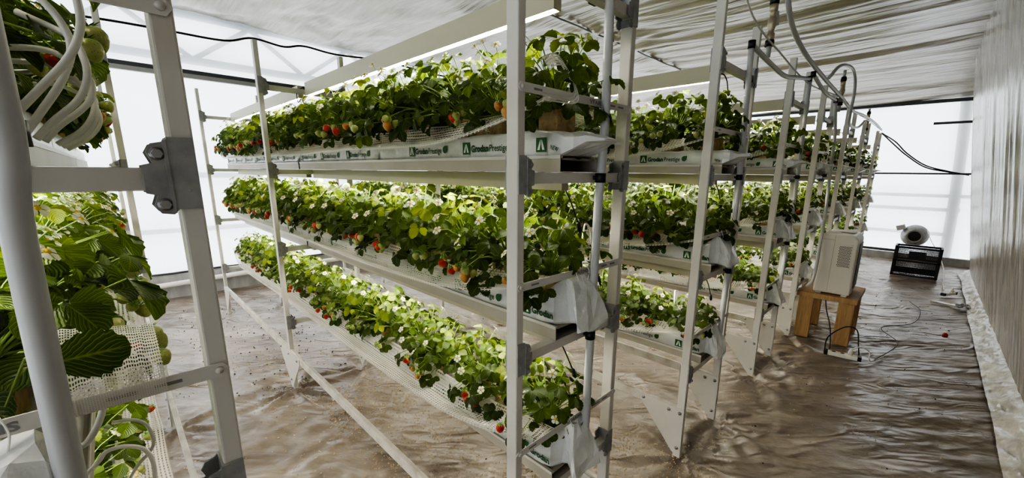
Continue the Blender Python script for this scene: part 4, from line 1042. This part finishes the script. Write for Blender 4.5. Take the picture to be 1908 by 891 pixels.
# structure outside the films: pipes of the tunnel, seen as soft shadows
def truss():
    y = 6.33; mb = MB()
    mb.tube([(XA, y, 3.20), (10, y, 3.20)], .045, 12).tube([(XA, y + .02, 2.72), (10, y + .02, 2.72)], .045, 12)
    xx = -.87; 
    while xx < 9.6:
        mb.tube([(xx - .59, y + .02, 2.74), (xx, y, 3.18)], .028, 10).tube([(xx, y, 3.18), (xx + .59, y + .02, 2.74)], .028, 10); xx += 1.19
    return mb
tr = inst(S('roof_truss', truss().mesh('roof_truss', ['truss'])), label='zigzag steel tube truss behind the left film wall', cat='truss')
for z, nm, r in ((1.42, 'upper', .035), (.77, 'lower', .03)):
    inst(S('wall_rail', MB().tube([(XA, 6.36, z), (10, 6.36, z)], r, 10).mesh('wall_rail', ['truss'])), label=f'{nm} blurred horizontal rail behind the left film wall', cat='rail')
for q, (z, y0, y1) in enumerate(((.93, -.45, 3.5), (1.17, -.60, 2.5), (.50, -.42, 3.5))):
    inst(S('wall_rail', MB().tube([(10.22, y0, z), (10.22, y1, z)], .032, 10).mesh('wall_rail', ['grey_profile'])), label=['middle', 'highest', 'lowest'][q] + ' of three blurred rails behind the far film wall', cat='rail')
inst(S('tunnel_hoop', MB().tube(smooth_pts([(10.215, -.18, 3.2), (10.215, -.25, 2.6), (10.215, -.33, 1.5), (10.215, -.37, .7), (10.215, -.39, 0)]), .075, 12).mesh('tunnel_hoop', ['grey_profile'])), label='broad leaning hoop post showing as a shadow behind the far wall', cat='post')

# ------------------------------------------------------------------ crumbs on the floor
def crumbs(n, mat, zones, s0, s1, seed):
    rg = random.Random(seed); mb = MB()
    P0 = []
    for _ in range(n):
        x0, x1, y0, y1, dens = rg.choices(zones, weights=[z[4] for z in zones])[0]
        cxp, cyp = rg.uniform(x0, x1), rg.uniform(y0, y1)
        if nz(cxp * 2.3, cyp * 2.3, seed) < rg.uniform(-.5, .25): continue
        P0.append((cxp, cyp))
    A = np.array(P0); ZZ = floor_z(A[:, 0].copy(), A[:, 1].copy())
    # floor_z uses a fresh seeded stream per call, so heights agree with the sheet
    for (px_, py_), z in zip(P0, ZZ):
        s = rg.uniform(s0, s1); a = rg.uniform(0, 6.28); z += s * .35; V = []
        for k in range(5): r = s * rg.uniform(.6, 1); V.append((px_ + r * math.cos(a + k * 1.256), py_ + r * math.sin(a + k * 1.256) * .7, z))
        V.append((px_, py_, z + s * .7)); V.append((px_, py_, z - s * .5))
        mb.add(V, [(k, (k + 1) % 5, 5) for k in range(5)] + [((k + 1) % 5, k, 6) for k in range(5)], 0, False)
    return mb.mesh('crumbs', [mat], fix=False)
inst(S('fallen_husks', crumbs(11000, 'crumb', [(.75, 1.5, .5, 2.8, 5), (1.3, 2.0, .3, 1.6, 3), (.5, 2.2, .6, 3.8, 2), (0, .9, 1.0, 5.0, 1.2), (2.0, 3.2, .6, 2.5, 1.0), (2.2, 4.0, -.3, .7, .2)], .0035, .0072, 4)), label='pale yellow husks scattered over the floor under the racks', cat='husks', kind='stuff')
inst(S('dark_debris', crumbs(900, 'dark_soil', [(.3, 2.0, 3.0, 5.6, 3), (1, 5, -.3, 3, 1), (5, 9, -.4, .6, 1)], .003, .010, 9)), label='dark soil crumbs scattered over the floor film', cat='debris', kind='stuff')

# ------------------------------------------------------------------ light
w = bpy.data.worlds.new('world'); SC.world = w; w.use_nodes = True; nt = w.node_tree; nt.nodes.clear()
o = nd(nt, 'ShaderNodeOutputWorld'); b = nd(nt, 'ShaderNodeBackground'); b.inputs['Color'].default_value = (.93, .97, 1.0, 1); b.inputs['Strength'].default_value = 1.8
lk(nt, b, 0, o, 0)
SC.view_settings.view_transform = 'AgX'
SC.view_settings.look = 'AgX - High Contrast'
SC.view_settings.exposure = 0.62
SC.cycles.max_bounces = 8; SC.cycles.diffuse_bounces = 4; SC.cycles.transparent_max_bounces = 12; SC.cycles.transmission_bounces = 4
SC.cycles.use_denoising = True
